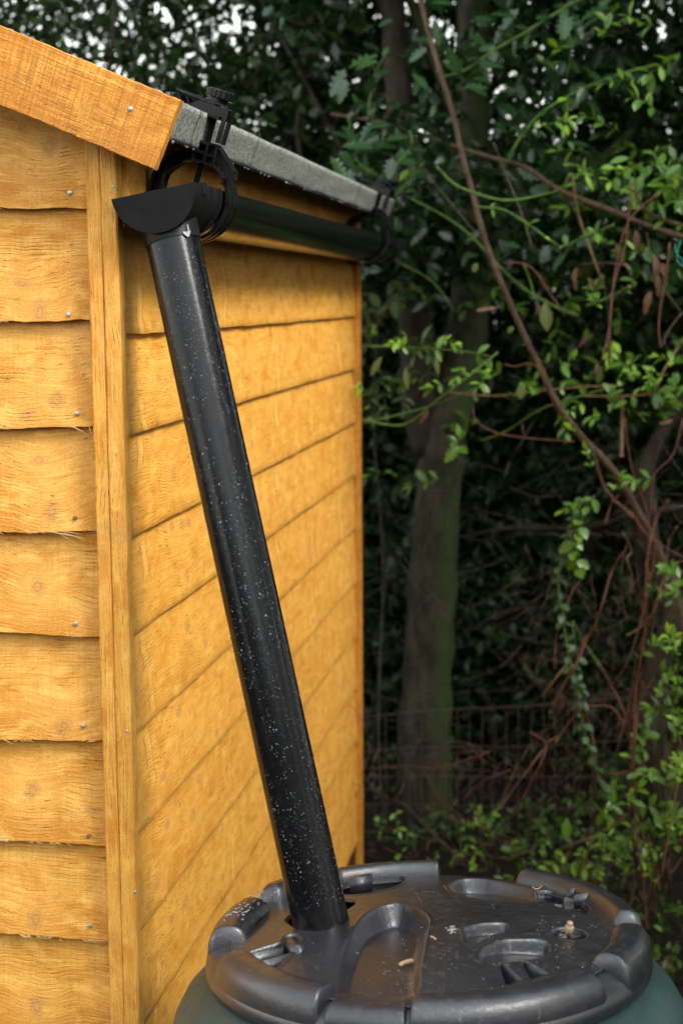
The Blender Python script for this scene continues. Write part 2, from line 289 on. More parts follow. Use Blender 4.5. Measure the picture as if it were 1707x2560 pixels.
class MB:
    def __init__(s): s.v = []; s.f = []; s.uv = []
    def add(s, V, F, UV=None):
        b = len(s.v); s.v += [tuple(map(float, p)) for p in V]; s.f += [tuple(i+b for i in f) for f in F]
        s.uv += [tuple(map(float, p)) for p in UV] if UV is not None else [(0.0, 0.0)]*len(V)
        return s
    def box(s, x0, x1, y0, y1, z0, z1):
        V = [(x0, y0, z0), (x1, y0, z0), (x1, y1, z0), (x0, y1, z0), (x0, y0, z1), (x1, y0, z1), (x1, y1, z1), (x0, y1, z1)]
        return s.add(V, [(0, 3, 2, 1), (4, 5, 6, 7), (0, 1, 5, 4), (1, 2, 6, 5), (2, 3, 7, 6), (3, 0, 4, 7)])
    def prism(s, poly, y0, y1):
        """poly: (x, z) outline, solid between y0 and y1"""
        n = len(poly)
        a = sum(poly[i][0]*poly[(i+1) % n][1]-poly[(i+1) % n][0]*poly[i][1] for i in range(n))
        if a < 0: poly = poly[::-1]
        V = [(p[0], y0, p[1]) for p in poly]+[(p[0], y1, p[1]) for p in poly]
        F = [tuple(range(n)), tuple(range(2*n-1, n-1, -1))]+[(i, i+n, (i+1) % n+n, (i+1) % n) for i in range(n)]
        return s.add(V, F)
    def tube(s, pts, rad, k=8, cap=True):
        pts = [Vector(p) for p in pts]; n = len(pts); rs = rad if isinstance(rad, (list, tuple)) else [rad]*n
        V = []; up = None
        for i, p in enumerate(pts):
            d = (pts[min(i+1, n-1)]-pts[max(i-1, 0)]).normalized()
            if up is None: up = d.orthogonal().normalized()
            up = (up-d*up.dot(d)).normalized(); sd_ = d.cross(up)
            for j in range(k):
                a = 2*math.pi*j/k; V.append(p+(up*math.cos(a)+sd_*math.sin(a))*rs[i])
        F = [(i*k+j, i*k+(j+1) % k, (i+1)*k+(j+1) % k, (i+1)*k+j) for i in range(n-1) for j in range(k)]
        if cap: F += [tuple(range(k-1, -1, -1)), tuple(range((n-1)*k, n*k))]
        return s.add(V, F)
    def mesh(s, name):
        me = bpy.data.meshes.new(name); me.from_pydata(s.v, [], s.f)
        l = me.uv_layers.new(name='UVMap'); a = np.array(s.uv, np.float32); idx = np.zeros(len(me.loops), np.int32)
        me.loops.foreach_get('vertex_index', idx); l.data.foreach_set('uv', a[idx].ravel())
        me.update(); return me
    def obj(s, name, mat, parent=None, smooth=False, bevel=0.0, boxuv=None, loc=None, kind=None, autosmooth=False):
        me = s.mesh(name)
        if bevel:
            bm = bmesh.new(); bm.from_mesh(me); bmesh.ops.recalc_face_normals(bm, faces=bm.faces)
            es = [e for e in bm.edges if e.is_manifold and e.calc_face_angle(0) > 0.5]
            bmesh.ops.bevel(bm, geom=es, offset=bevel, segments=2, affect='EDGES', profile=0.6, clamp_overlap=True)
            bm.to_mesh(me); bm.free()
        if boxuv is not None:      # axis of the grain: uv in metres along the grain / across it
            l = me.uv_layers[0]
            g = Vector(boxuv).normalized()
            for p in me.polygons:
                nrm = p.normal; c = nrm.cross(g)
                if c.length < 0.2: c = g.orthogonal()
                c.normalize(); gg = g if abs(nrm.dot(g)) < 0.9 else nrm.orthogonal()
                for li in p.loop_indices:
                    co = me.vertices[me.loops[li].vertex_index].co; l.data[li].uv = (co.dot(gg), co.dot(c))
        o = link(name, me, mat, parent, kind, smooth, loc)
        if autosmooth:
            me.shade_smooth(); me.set_sharp_from_angle(angle=math.radians(38))
        return o
def smooth_poly(pts, n=4):
    pts = [np.array(p, float) for p in pts]; out_ = []
    P = [2*pts[0]-pts[1]]+pts+[2*pts[-1]-pts[-2]]
    for i in range(1, len(P)-2):
        for k in range(n):
            u = k/n; a, b, c, d = P[i-1], P[i], P[i+1], P[i+2]
            out_.append(0.5*((2*b)+(-a+c)*u+(2*a-5*b+4*c-d)*u*u+(-a+3*b-3*c+d)*u**3))
    out_.append(P[-2]); return out_
def fbm(x, y, z=0.0): return mnoise.fractal(Vector((x, y, z)), 1.0, 2.0, 4)

# ================================================================== SETTING: ground
gx = np.linspace(-60, 60, 121); gy = np.linspace(-60, 90, 151); GX, GY = np.meshgrid(gx, gy)
GZ = 0.05*np.sin(GX*0.7+1)*np.cos(GY*0.5)*(np.clip(np.hypot(GX, GY-2)-3, 0, 6)/6)
V = np.c_[GX.ravel(), GY.ravel(), GZ.ravel()]; nx = len(gx)
I = np.arange(len(V)).reshape(GX.shape); F = np.c_[I[:-1, :-1].ravel(), I[:-1, 1:].ravel(), I[1:, 1:].ravel(), I[1:, :-1].ravel()]
o = link('ground', mesh_np('ground', V, F), M['soil'], kind='structure', smooth=True)

# ================================================================== SHED
SX = -0.663; GY0 = 2.018; YB = 4.085; RX = -1.41
shed = empty('garden_shed', (-1.41, 3.05, 0.0), 'new orange stained overlap timber shed with a felt roof, filling the left of the view', 'shed')
# core behind the boards (thin inner wall so nothing shows through gaps)
core = MB(); core.box(-2.13, -0.692, 2.046, 4.06, 0.0, 1.97)
core.prism([(-2.13, 1.97), (-0.692, 1.97), (-1.41, 2.27)], 2.046, 4.06); core.obj('wall_lining', M['dark_wood'], shed, boxuv=(0, 0, 1))
def gable_board(zl, zr, ztop_l, ztop_r, x0=-2.11, x1=-0.700, seed=0, nail=None):
    """a feather edge board on the gable; x along, bottom edge thick and proud"""
    n = 150; V = []; UV = []; F = []
    xs = [x0+(x1-x0)*i/n for i in range(n+1)]
    for i, x in enumerate(xs):
        f = (x+1.10)/(0.4)     # zl / zr are given at x=-1.10 and x=-0.70
        zb = zl+(zr-zl)*f+0.0030*fbm(x*11, seed*3.1)+0.0016*fbm(x*90, seed*5.7)
        if fbm(x*9+4, seed*7.7) > 0.42: zb -= 0.0026*abs(fbm(x*300, seed))
        zt = ztop_l+(ztop_r-ztop_l)*f
        yb = GY0+0.0015*fbm(x*5, seed+9); yt = GY0+0.017
        rows = [(yb+0.012, zb+0.0005), (yb+0.0004, zb), (yb, zb+0.0006), (yb+0.0011, zb+0.012), (yb+(yt-yb)*0.35, zb+(zt-zb)*0.33), (yb+(yt-yb)*0.7, zb+(zt-zb)*0.66), (yt, zt), (yt+0.006, zt)]
        for (y, z) in rows: V.append((x, y, z)); UV.append((x, z-zb))
    k = 8
    for i in range(n):
        for j in range(k-1): F.append((i*k+j, (i+1)*k+j, (i+1)*k+j+1, i*k+j+1))
    F.append(tuple(range(k-1, -1, -1))); F.append(tuple(n*k+j for j in range(k)))
    mb = MB().add(V, F, UV); o = mb.obj('gable_board', M['board'], shed, autosmooth=True)
    return o
Yg = GY0
rowpx = [(522, 520), (803, 800), (1072, 1065), (1330, 1328), (1585, 1590), (1851, 1851), (2099, 2112), (2335, 2350)]
zs = []
for (a, b) in rowpx:
    pl, pr_ = at(0, a, Yg), at(215, b, Yg)
    s = (pr_[2]-pl[2])/(pr_[0]-pl[0]); zs.append((pl[2]+s*(-1.10-pl[0]), pl[2]+s*(-0.70-pl[0])))
while zs[-1][1] > 0.2: zs.append((zs[-1][0]-0.153, zs[-1][1]-0.153))
tops = [(zs[0][0]+0.17, zs[0][1]+0.17)]+[(a+0.022, b+0.022) for a, b in zs[:-1]]
for i, ((a, b), (c, d)) in enumerate(zip(zs, tops)): gable_board(a, b, c, d, seed=i+1)
# boards above, tapering up to the ridge
zt = zs[0]; EX0 = -0.556
for i in range(2):
    zb = zt[1]+0.153*(i+1); half = 0.745-(zb+0.02-1.862)/0.4225 if i else 0.70
    half = max(0.1, (2.30-(zb+0.16))/0.4225+0.02)
    xe = EX0-(zb+0.195-1.979)/0.4225; gable_board(zt[0]+0.153*(i+1), zb, zb+0.16, zb+0.16, x0=2*RX-xe, x1=xe, seed=21+i)
def side_board(z0, z1, seed):
    n = 120; V = []; UV = []; F = []; y0, y1 = 2.020, 4.035; k = 8
    for i in range(n+1):
        y = y0+(y1-y0)*i/n
        zb = z0+0.0018*fbm(y*8, seed*2.3+50)+0.0007*fbm(y*80, seed*5.7)
        xo = SX+0.0012*fbm(y*4, seed+30)+0.0012*fbm(y*16, seed+80)
        rows = [(xo-0.012, zb+0.0005), (xo-0.0004, zb), (xo, zb+0.0006), (xo-0.0006, zb+0.012), (xo-0.0026, zb+(z1-zb)*0.33), (xo-0.0065, zb+(z1-zb)*0.66), (xo-0.0110, z1), (xo-0.016, z1)]
        for (x, z) in rows: V.append((x, y, z)); UV.append((y, z-zb))
    for i in range(n):
        for j in range(k-1): F.append((i*k+j, (i+1)*k+j, (i+1)*k+j+1, i*k+j+1))
    F.append(tuple(range(k-1, -1, -1))); F.append(tuple(n*k+j for j in range(k)))
    return MB().add(V, F, UV).obj('side_board', M['side'], shed, autosmooth=True)
sz = [1.6690, 1.5280, 1.3800, 1.2370, 1.0870, 0.9330]
while sz[-1] > 0.2: sz.append(sz[-1]-0.150)
for i, z in enumerate(sz): side_board(z, sz[i-1]+0.022 if i else 1.835, i+1)
# left and rear walls (out of this view): plain boards too
for k in range(12):
    z = 0.06+0.15*k
    MB().prism([(-2.139, z), (-2.128, z), (-2.131, z+0.165), (-2.137, z+0.165)], 2.03, 4.06).obj('side_board', M['side'], shed, boxuv=(0, 1, 0))
    mb = MB(); mb.box(-2.12, -0.68, 4.062+0.002*(k % 2), 4.076, z, z+0.158); mb.obj('rear_board', M['side'], shed, boxuv=(1, 0, 0))
# battens
def batten(name, x0, x1, y0, y1, z0, z1, mat, bev=0.0022, seed=0):
    n = 40; V = []; F = []
    for i in range(n+1):
        z = z0+(z1-z0)*i/n; w = 0.0011
        a, b, c, d = [w*fbm(z*9, seed+q*4) for q in range(4)]
        V += [(x0+a+bev, y0, z), (x1+b-bev, y0+a*.3, z), (x1+b, y0+bev, z), (x1+b, y1, z), (x0+a, y1, z), (x0+a, y0+bev, z)]
    UV = [(p[2], (p[0]+p[1])) for p in V]
    for i in range(n):
        for j in range(6): F.append((i*6+j, i*6+(j+1) % 6, (i+1)*6+(j+1) % 6, (i+1)*6+j))
    F.append((5, 4, 3, 2, 1, 0)); F.append(tuple(n*6+j for j in range(6)))
    return MB().add(V, F, UV).obj(name, mat, shed)
batten('corner_batten', -0.7022, -0.6808, 2.0005, 2.030, 0.03, 1.968, M['batten'], seed=3)
batten('corner_batten', -0.6802, -0.6575, 1.9985, 2.0225, 0.03, 1.955, M['batten'], seed=8)
batten('corner_batten', -0.672, -0.654, 4.034, YB, 0.03, 1.90, M['barge'], seed=14)
batten('corner_batten', -2.142, -2.10, 1.999, 2.03, 0.03, 1.915, M['batten'], seed=18)
MB().box(-0.664, -0.6478, 2.024, 4.033, 1.828, 1.9755).obj('wall_rail', M['batten'], shed, bevel=0.002, boxuv=(0, 1, 0))
MB().box(-0.664, -0.6555, 2.024, 4.033, 1.8195, 1.8275).obj('wall_rail', M['batten'], shed, bevel=0.001, boxuv=(0, 1, 0))
# roof
tl = 0.4225; ang = math.atan(tl); nx_, nz_ = math.sin(ang), math.cos(ang)
EX, EZ = -0.5560, 1.9790                      # eaves top edge
rzt = EZ+(EX-RX)*tl
for side in (1, -1):
    def mx(p): return (p[0], p[1]) if side == 1 else (2*RX-p[0], p[1])
    t_ = 0.022
    deck = [(EX-0.012, EZ-0.0065), (RX+0.001, rzt-0.012), (RX+0.001, rzt-0.008-t_/nz_), (EX-0.012-nx_*t_, EZ-0.002-nz_*t_)]
    MB().prism([mx(p) for p in deck], 1.968, 4.03).obj('roof_deck', M['dark_wood'], shed, boxuv=(0, 1, 0))
    eb = [(EX-0.010-nx_*t_, EZ-0.005-nz_*t_), (EX-0.010-nx_*0.052, EZ-0.006-nz_*0.050), (EX-0.050-nx_*0.052, EZ+0.010-nz_*0.050), (EX-0.050-nx_*t_, EZ+0.012-nz_*t_)]
    MB().prism([mx(p) for p in eb], 1.969, 4.02).obj('eaves_batten', M['dark_wood'], shed, boxuv=(0, 1, 0))
# felt: a sheet over the roof that turns down over the eaves
def felt(side):
    ny = 160; V = []; UV = []; prof = []
    L = (EX-RX)/nz_
    for k in range(12): d = L*(1-k/11.0)**1.5; prof.append((EX-nz_*d+0.000, EZ+nx_*d-0.0015, 0))
    prof.append((EX+0.0025, EZ-0.0012, .3))
    for k in range(1, 8): f = k/7.0; prof.append((EX+0.0035-(nx_*0.050)*f-0.0*f, EZ-0.002-(nz_*0.0535)*f, f))
    m_ = len(prof)
    for i in range(ny+1):
        y = 1.9665+(4.035-1.9665)*i/ny
        for k, (x, z, f) in enumerate(prof):
            dx = 0.0016*fbm(y*6, k*0.35+side*9)*(0.15+f)+0.0009*fbm(y*45, k*0.8)
            dz = 0.0012*fbm(y*22, 77)*(k == m_-1)
            X = x+dx; 
            if side < 0: X = 2*RX-X
            V.append((X, y, z+dz+0.001*fbm(x*9, y*5))); UV.append((y, k*0.01))
    F = [(i*m_+k, i*m_+k+1, (i+1)*m_+k+1, (i+1)*m_+k) for i in range(ny) for k in range(m_-1)]
    me = MB().add(V, F, UV).mesh('roof_felt'); o = link('roof_felt', me, M['felt'], shed, smooth=True)
    md = o.modifiers.new('thickness', 'SOLIDIFY'); md.thickness = 0.003; md.offset = -1 if side > 0 else 1
felt(1); felt(-1)
MB().tube([(RX, 1.967, rzt+0.004), (RX, 4.035, rzt+0.004)], 0.012, 8).obj('ridge_felt', M['felt'], shed)
# bargeboards
def barge(side):
    n = 110; V = []; F = []; UV = []
    TR = (-0.5507, 1.9779); BR = (-0.5894, 1.8894); tx = RX
    for i in range(n+1):
        f = i/n; X1 = TR[0]+(tx-TR[0])*f; Z1 = TR[1]+(TR[0]-X1)*tl
        X2 = BR[0]+(tx-BR[0])*f; Z2 = BR[1]+(BR[0]-X2)*tl
        e = 0.0009*fbm(f*60, 1.0)+0.0006*fbm(f*300, 2.0); e2 = 0.0014*fbm(f*50, 5.0)+0.0008*fbm(f*300, 7.0)
        row = []
        for k, g_ in enumerate((0.0, 0.012, 0.10, 0.15, 0.5, 0.985, 1.0)):
            x = X1+(X2-X1)*g_; z = Z1+(Z2-Z1)*g_+(e if g_ < .2 else (e2 if g_ > .9 else 0))
            y = 1.9500+(0.0018 if g_ in (0.0, 1.0) else 0)+(-0.0008 if g_ == 0.15 else 0)+0.0004*fbm(f*40, g_*8)
            row.append((x, y, z))
        row.append((X2, 1.966, Z2+e2)); row.append((X1, 1.966, Z1+e))
        for p in row:
            x = p[0] if side > 0 else 2*RX-p[0]
            V.append((x, p[1], p[2])); UV.append((f*0.95, 0.1-0.1*math.hypot(p[0]-X1, p[2]-Z1)/0.0966+(p[1]-1.95)))
    k = 9
    for i in range(n):
        for j in range(k):
            q_ = (i*k+j, i*k+(j+1) % k, (i+1)*k+(j+1) % k, (i+1)*k+j); F.append(q_ if side < 0 else q_[::-1])
    F.append(tuple(range(k))); F.append(tuple(n*k+j for j in range(k-1, -1, -1)))
    return MB().add(V, F, UV).obj('bargeboard', M['barge'], shed)
barge(1); barge(-1)
# nails
def nail(x, y, Y, mat, r=0.0032, axis='y', X=None):
    p = at(x, y, Y) if axis == 'y' else atX(x, y, X)
    d = Vector((0, -1, 0)) if axis == 'y' else Vector((1, 0, 0)); p = Vector(p)
    return MB().tube([p-d*0.002, p+d*0.0008, p+d*0.0013], [r, r, r*0.7], 12).obj('nail', mat, shed, autosmooth=True)
for (x, y, mt, Y) in [(175, 482, 'nail', 2.0175), (172, 787, 'nail', 2.0175), (193, 1034, 'nail', 2.0175), (188, 1295, 'rustnail', 2.0175), (190, 1560, 'nail', 2.0175),
                      (209, 1815, 'nail', 2.0175), (222, 2090, 'rustnail', 2.0175), (226, 2315, 'nail', 2.0175), (327, 272, 'nail', 1.9497)]:
    nail(x, y, Y, M[mt])
for (x, y) in [(284, 466), (318, 1828), (339, 2230)]: nail(x, y, 1.9988, M['nail'], 0.0022)
# splinters hanging from torn board edges
def splinter(x, y, x2, y2, wpx=5, Y=2.016):
    a, b = Vector(at(x, y, Y)), Vector(at(x2, y2, Y-0.006)); mid = (a+b)/2+Vector((0, -0.003, 0.0012)); w_ = wpx*0.00027
    MB().tube([a, mid, b], [w_, w_*0.8, w_*0.15], 4).obj('splinter', M['splinter'], shed)
for s_ in [(172, 1062, 218, 1085, 4), (223, 1062, 232, 1092, 3), (2, 1062, 42, 1072, 5), (10, 1066, 24, 1076, 4), (125, 1330, 210, 1345, 5), (140, 1330, 190, 1358, 3), (160, 1332, 216, 1352, 3), (226, 1365, 238, 1382, 4),
           (120, 1328, 175, 1340, 4), (150, 1328, 205, 1336, 4), (5, 1846, 34, 1860, 4), (228, 1318, 238, 1332, 3), (95, 2337, 104, 2346, 3), (150, 2347, 158, 2354, 3)]: splinter(*s_)
for bi, (a_, b_) in enumerate(zs[:8]):
    for cl in range(4):
        xc = random.uniform(-1.0, -0.71); nn = random.randint(5, 12)
        mbf = MB()
        for _ in range(nn):
            x = xc+random.gauss(0, 0.008); z = a_+(b_-a_)*(x+1.10)/0.4+0.0005; L = random.uniform(0.003, 0.008); s1 = random.choice([-1, 1, 1])
            mbf.tube([(x, GY0+0.001, z+0.001), (x+s1*L*.8, GY0-0.001, z-L*0.25), (x+s1*L*1.4, GY0-0.002, z-L*0.45)], [0.0007, 0.0005, 0.0001], 3)
        mbf.obj('torn_fibre', M['splinter'], shed, kind='stuff')
# raindrops under the felt edge
def ico():
    bm = bmesh.new(); bmesh.ops.create_icosphere(bm, subdivisions=2, radius=1.0); v = np.array([p.co[:] for p in bm.verts]); f = np.array([[q.index for q in p.verts] for p in bm.faces]); bm.free(); return v, f
IV, IF = ico()
def blobs(name, P, N, R, mat, parent, flat=0.55, kind='stuff'):
    P = np.asarray(P); N = np.asarray(N); R = np.asarray(R); n = len(P); V = np.zeros((n, len(IV), 3))
    for i in range(n):
        v = IV.copy(); nn = N[i]/np.linalg.norm(N[i]); dd = v@nn; v = v-np.outer(dd*(1-flat), nn); V[i] = P[i]+v*R[i]
    F = (IF[None]+(np.arange(n)*len(IV))[:, None, None]).reshape(-1, 3)
    return link(name, mesh_np(name, V.reshape(-1, 3), F), mat, parent, kind, True)
P = []; R = []
for i in range(34):
    y = 1.97+2.0*random.random()**1.3; r = random.uniform(0.0009, 0.0022)
    P.append((EX+0.0035-nx_*0.050+0.002, y, EZ-0.002-nz_*0.0535-0.0005)); R.append(r)
for i in range(22):
    y = 1.97+2.0*random.random(); f = random.random()
    P.append((EX+0.006-nx_*0.050*f, y, EZ-0.002-nz_*0.053*f)); R.append(random.uniform(0.0008, 0.0018))
blobs('water_drops', P, [(0, 0, 1)]*len(P), R, M['water'], shed, 1.0)

# ================================================================== GUTTER
GC = (-0.59775, 1.8637); GT = math.radians(10.6); GR = 0.0560
def gpt(a, r):    # a: 0 = right rim, 90 = bottom, 180 = left rim
    a_ = -math.radians(a)+GT; return (GC[0]+r*math.cos(a_), GC[1]+r*math.sin(a_)*0.955)
def half_shell(ro, ri, a0=0, a1=180, n=40):
    return [gpt(a0+(a1-a0)*i/n, ro) for i in range(n+1)]+[gpt(a1-(a1-a0)*i/n, ri) for i in range(n+1)]
gut = empty('rain_gutter', (GC[0], 3.0, GC[1]), 'black half round plastic gutter running along the shed eaves', 'gutter')
def shell(name, ro, ri, y0, y1, mat, parent, a0=0, a1=180, n=40, steps=1):
    V = []; F = []; pr2 = half_shell(ro, ri, a0, a1, n); k = len(pr2)
    for s_ in range(steps+1):
        y = y0+(y1-y0)*s_/steps; V += [(p[0], y, p[1]) for p in pr2]
    for s_ in range(steps):
        for j in range(k): F.append((s_*k+j, (s_+1)*k+j, (s_+1)*k+(j+1) % k, s_*k+(j+1) % k))
    for j in range(n):
        F.append((j, j+1, k-2-j, k-1-j)); b = steps*k; F.append((b+j+1, b+j, b+k-1-j, b+k-2-j))
    mb = MB().add(V, F); me = mb.mesh(name); bm = bmesh.new(); bm.from_mesh(me); bmesh.ops.recalc_face_normals(bm, faces=bm.faces); bm.to_mesh(me); bm.free()
    o = link(name, me, mat, parent); me.shade_smooth(); me.set_sharp_from_angle(angle=math.radians(40)); return o
shell('trough', GR, GR-0.0022, 2.075, 4.045, M['pvc'], gut, steps=30)
# end cap with a fine raised rim
cap = [gpt(180*i/48, GR+0.0022) for i in range(49)]
MB().prism(cap, 1.9700, 1.9735).obj('end_cap', M['pvc_fit'], gut, bevel=0.0006)
shell('cap_rim', GR+0.0030, GR+0.0006, 1.9692, 1.9835, M['pvc_fit'], gut, n=48)
# running outlet body, ribs, top clips
out_ = shell('outlet_fitting', GR+0.0022, GR-0.002, 1.9840, 2.098, M['pvc_fit'], gut)
for (a, b, c) in [(2.056, 2.060, 0.0040), (2.098, 2.104, 0.0062)]: shell('outlet_rib', GR+c, GR+0.0005, a, b, M['pvc_fit'], gut)
for (a, b) in [(2.004, 2.030)]:
    MB().prism([gpt(-2, GR+0.005), gpt(14, GR+0.0045), gpt(14, GR+0.0020), gpt(-2, GR-0.004)], a, b).obj('rim_clip', M['pvc_fit'], gut)
    MB().prism([gpt(182, GR+0.005), gpt(166, GR+0.0045), gpt(166, GR+0.0020), gpt(182, GR-0.004)], a, b).obj('rim_clip', M['pvc_fit'], gut)
# far stop end
endc = [gpt(180*i/40, GR+0.003) for i in range(41)]
MB().prism(endc, 4.046, 4.050).obj('end_cap', M['pvc_fit'], gut)
shell('cap_rim', GR+0.0055, GR+0.0004, 4.020, 4.0455, M['clip'], gut)

# ================================================================== DOWNPIPE
T0 = np.array([-0.584, 2.0125, 1.800]); B0 = np.array([-0.3560, 1.8430, 0.920]); ax_ = (B0-T0)/np.linalg.norm(B0-T0)
pipe = empty('downpipe', tuple(B0), 'black round plastic downpipe beaded with rain, leaning from gutter to water butt', 'downpipe')
def cyl(name, p0, p1, r0, r1, mat, parent, k=64, wall=0.003, rings=1):
    p0 = np.array(p0); p1 = np.array(p1); mb = MB()
    d = Vector(p1-p0).normalized(); u = d.cross(Vector((0, 1, 0))).normalized(); v = d.cross(u)
    V = []; F = []
    prof = [(0, r0), (1, r1), (1, r1-wall), (0, r0-wall)]
    for (f, r) in prof:
        c = Vector(p0+(p1-p0)*f)
        for j in range(k): a = 2*math.pi*j/k; V.append(c+(u*math.cos(a)+v*math.sin(a))*r)
    for s_ in range(4):
        for j in range(k): F.append((s_*k+j, s_*k+(j+1) % k, ((s_+1) % 4)*k+(j+1) % k, ((s_+1) % 4)*k+j))
    mb.add(V, F); me = mb.mesh(name); bm = bmesh.new(); bm.from_mesh(me); bmesh.ops.recalc_face_normals(bm, faces=bm.faces); bm.to_mesh(me); bm.free()
    o = link(name, me, mat, parent); me.shade_smooth(); me.set_sharp_from_angle(angle=math.radians(40)); return o
PRAD = 0.0372
cyl('pipe', T0+ax_*0.004, B0+ax_*0.07, PRAD, PRAD, M['pvc'], pipe)
so_top = T0-ax_*0.034
cyl('outlet_socket', so_top, T0+ax_*0.006, PRAD+0.0022, PRAD+0.0016, M['pvc_fit'], gut)
# flow arrow moulded on the socket
def on_pipe(x, y, rr):   # nearest point on the pipe surface seen at a photo pixel
    rdir = MR @ np.array([(x-PCX)/LENS, (y-PCY)/LENS, 1.0]); rdir /= np.linalg.norm(rdir)
    w0 = CAM-T0; a = rdir-ax_*rdir.dot(ax_); b = w0-ax_*w0.dot(ax_)
    A, B, C_ = a.dot(a), 2*a.dot(b), b.dot(b)-rr*rr; dsc = B*B-4*A*C_
    if dsc < 0: return None, None
    t_ = (-B-math.sqrt(dsc))/(2*A); p = CAM+rdir*t_; n_ = p-T0-ax_*((p-T0).dot(ax_)); return p, n_/np.linalg.norm(n_)
def decal_poly(px, h, name, mat, parent):
    top = [on_pipe(x, y, PRAD+0.0022+h)[0] for x, y in px]; bot = [on_pipe(x, y, PRAD+0.0012)[0] for x, y in px]; n = len(px)
    F = [tuple(range(n)), tuple(range(2*n-1, n-1, -1))]+[(i, i+n, (i+1) % n+n, (i+1) % n) for i in range(n)]
    mb = MB().add(top+bot, F); me = mb.mesh(name); bm = bmesh.new(); bm.from_mesh(me); bmesh.ops.recalc_face_normals(bm, faces=bm.faces); bm.to_mesh(me); bm.free()
    return link(name, me, mat, parent)
t = NT('glint_grey_arrow'); t.base((0.16, 0.16, 0.18), 0.4); M['arrow'] = t.m  # lighter grey paints a glint onto the moulded arrow
decal_poly([(467, 562), (470.5, 561), (474, 576), (477, 577), (475, 586), (471, 592.5), (464, 588.5), (458, 582), (459, 577.5), (464, 580), (470, 577)], 0.0009, 'flow_arrow', M['arrow'], gut)
# raindrops on the pipe
P = []; N = []; R = []
u_ = np.cross(ax_, [0, 1, 0]); u_ /= np.linalg.norm(u_); v_ = np.cross(ax_, u_); Lp = np.linalg.norm(B0-T0)
cnt = 0
while cnt < 4200:
    s_ = random.uniform(0.012, Lp-0.01); a = random.uniform(0, 2*math.pi); n_ = u_*math.cos(a)+v_*math.sin(a)
    if n_[1] > 0.45 and random.random() < 0.8: continue
    if n_.dot(np.array([-0.85, -0.3, 0])) > 0.8 and random.random() < 0.6: continue
    if fbm(s_*9+a*1.2, a*1.5, 3.0) < random.uniform(-0.45, 0.35): continue
    r = min(0.0019, 0.00031*math.exp(abs(random.gauss(0, 0.52)))); P.append(T0+ax_*s_+n_*PRAD); N.append(n_); R.append(r); cnt += 1
blobs('water_drops', P, N, R, M['water'], pipe, 0.6)

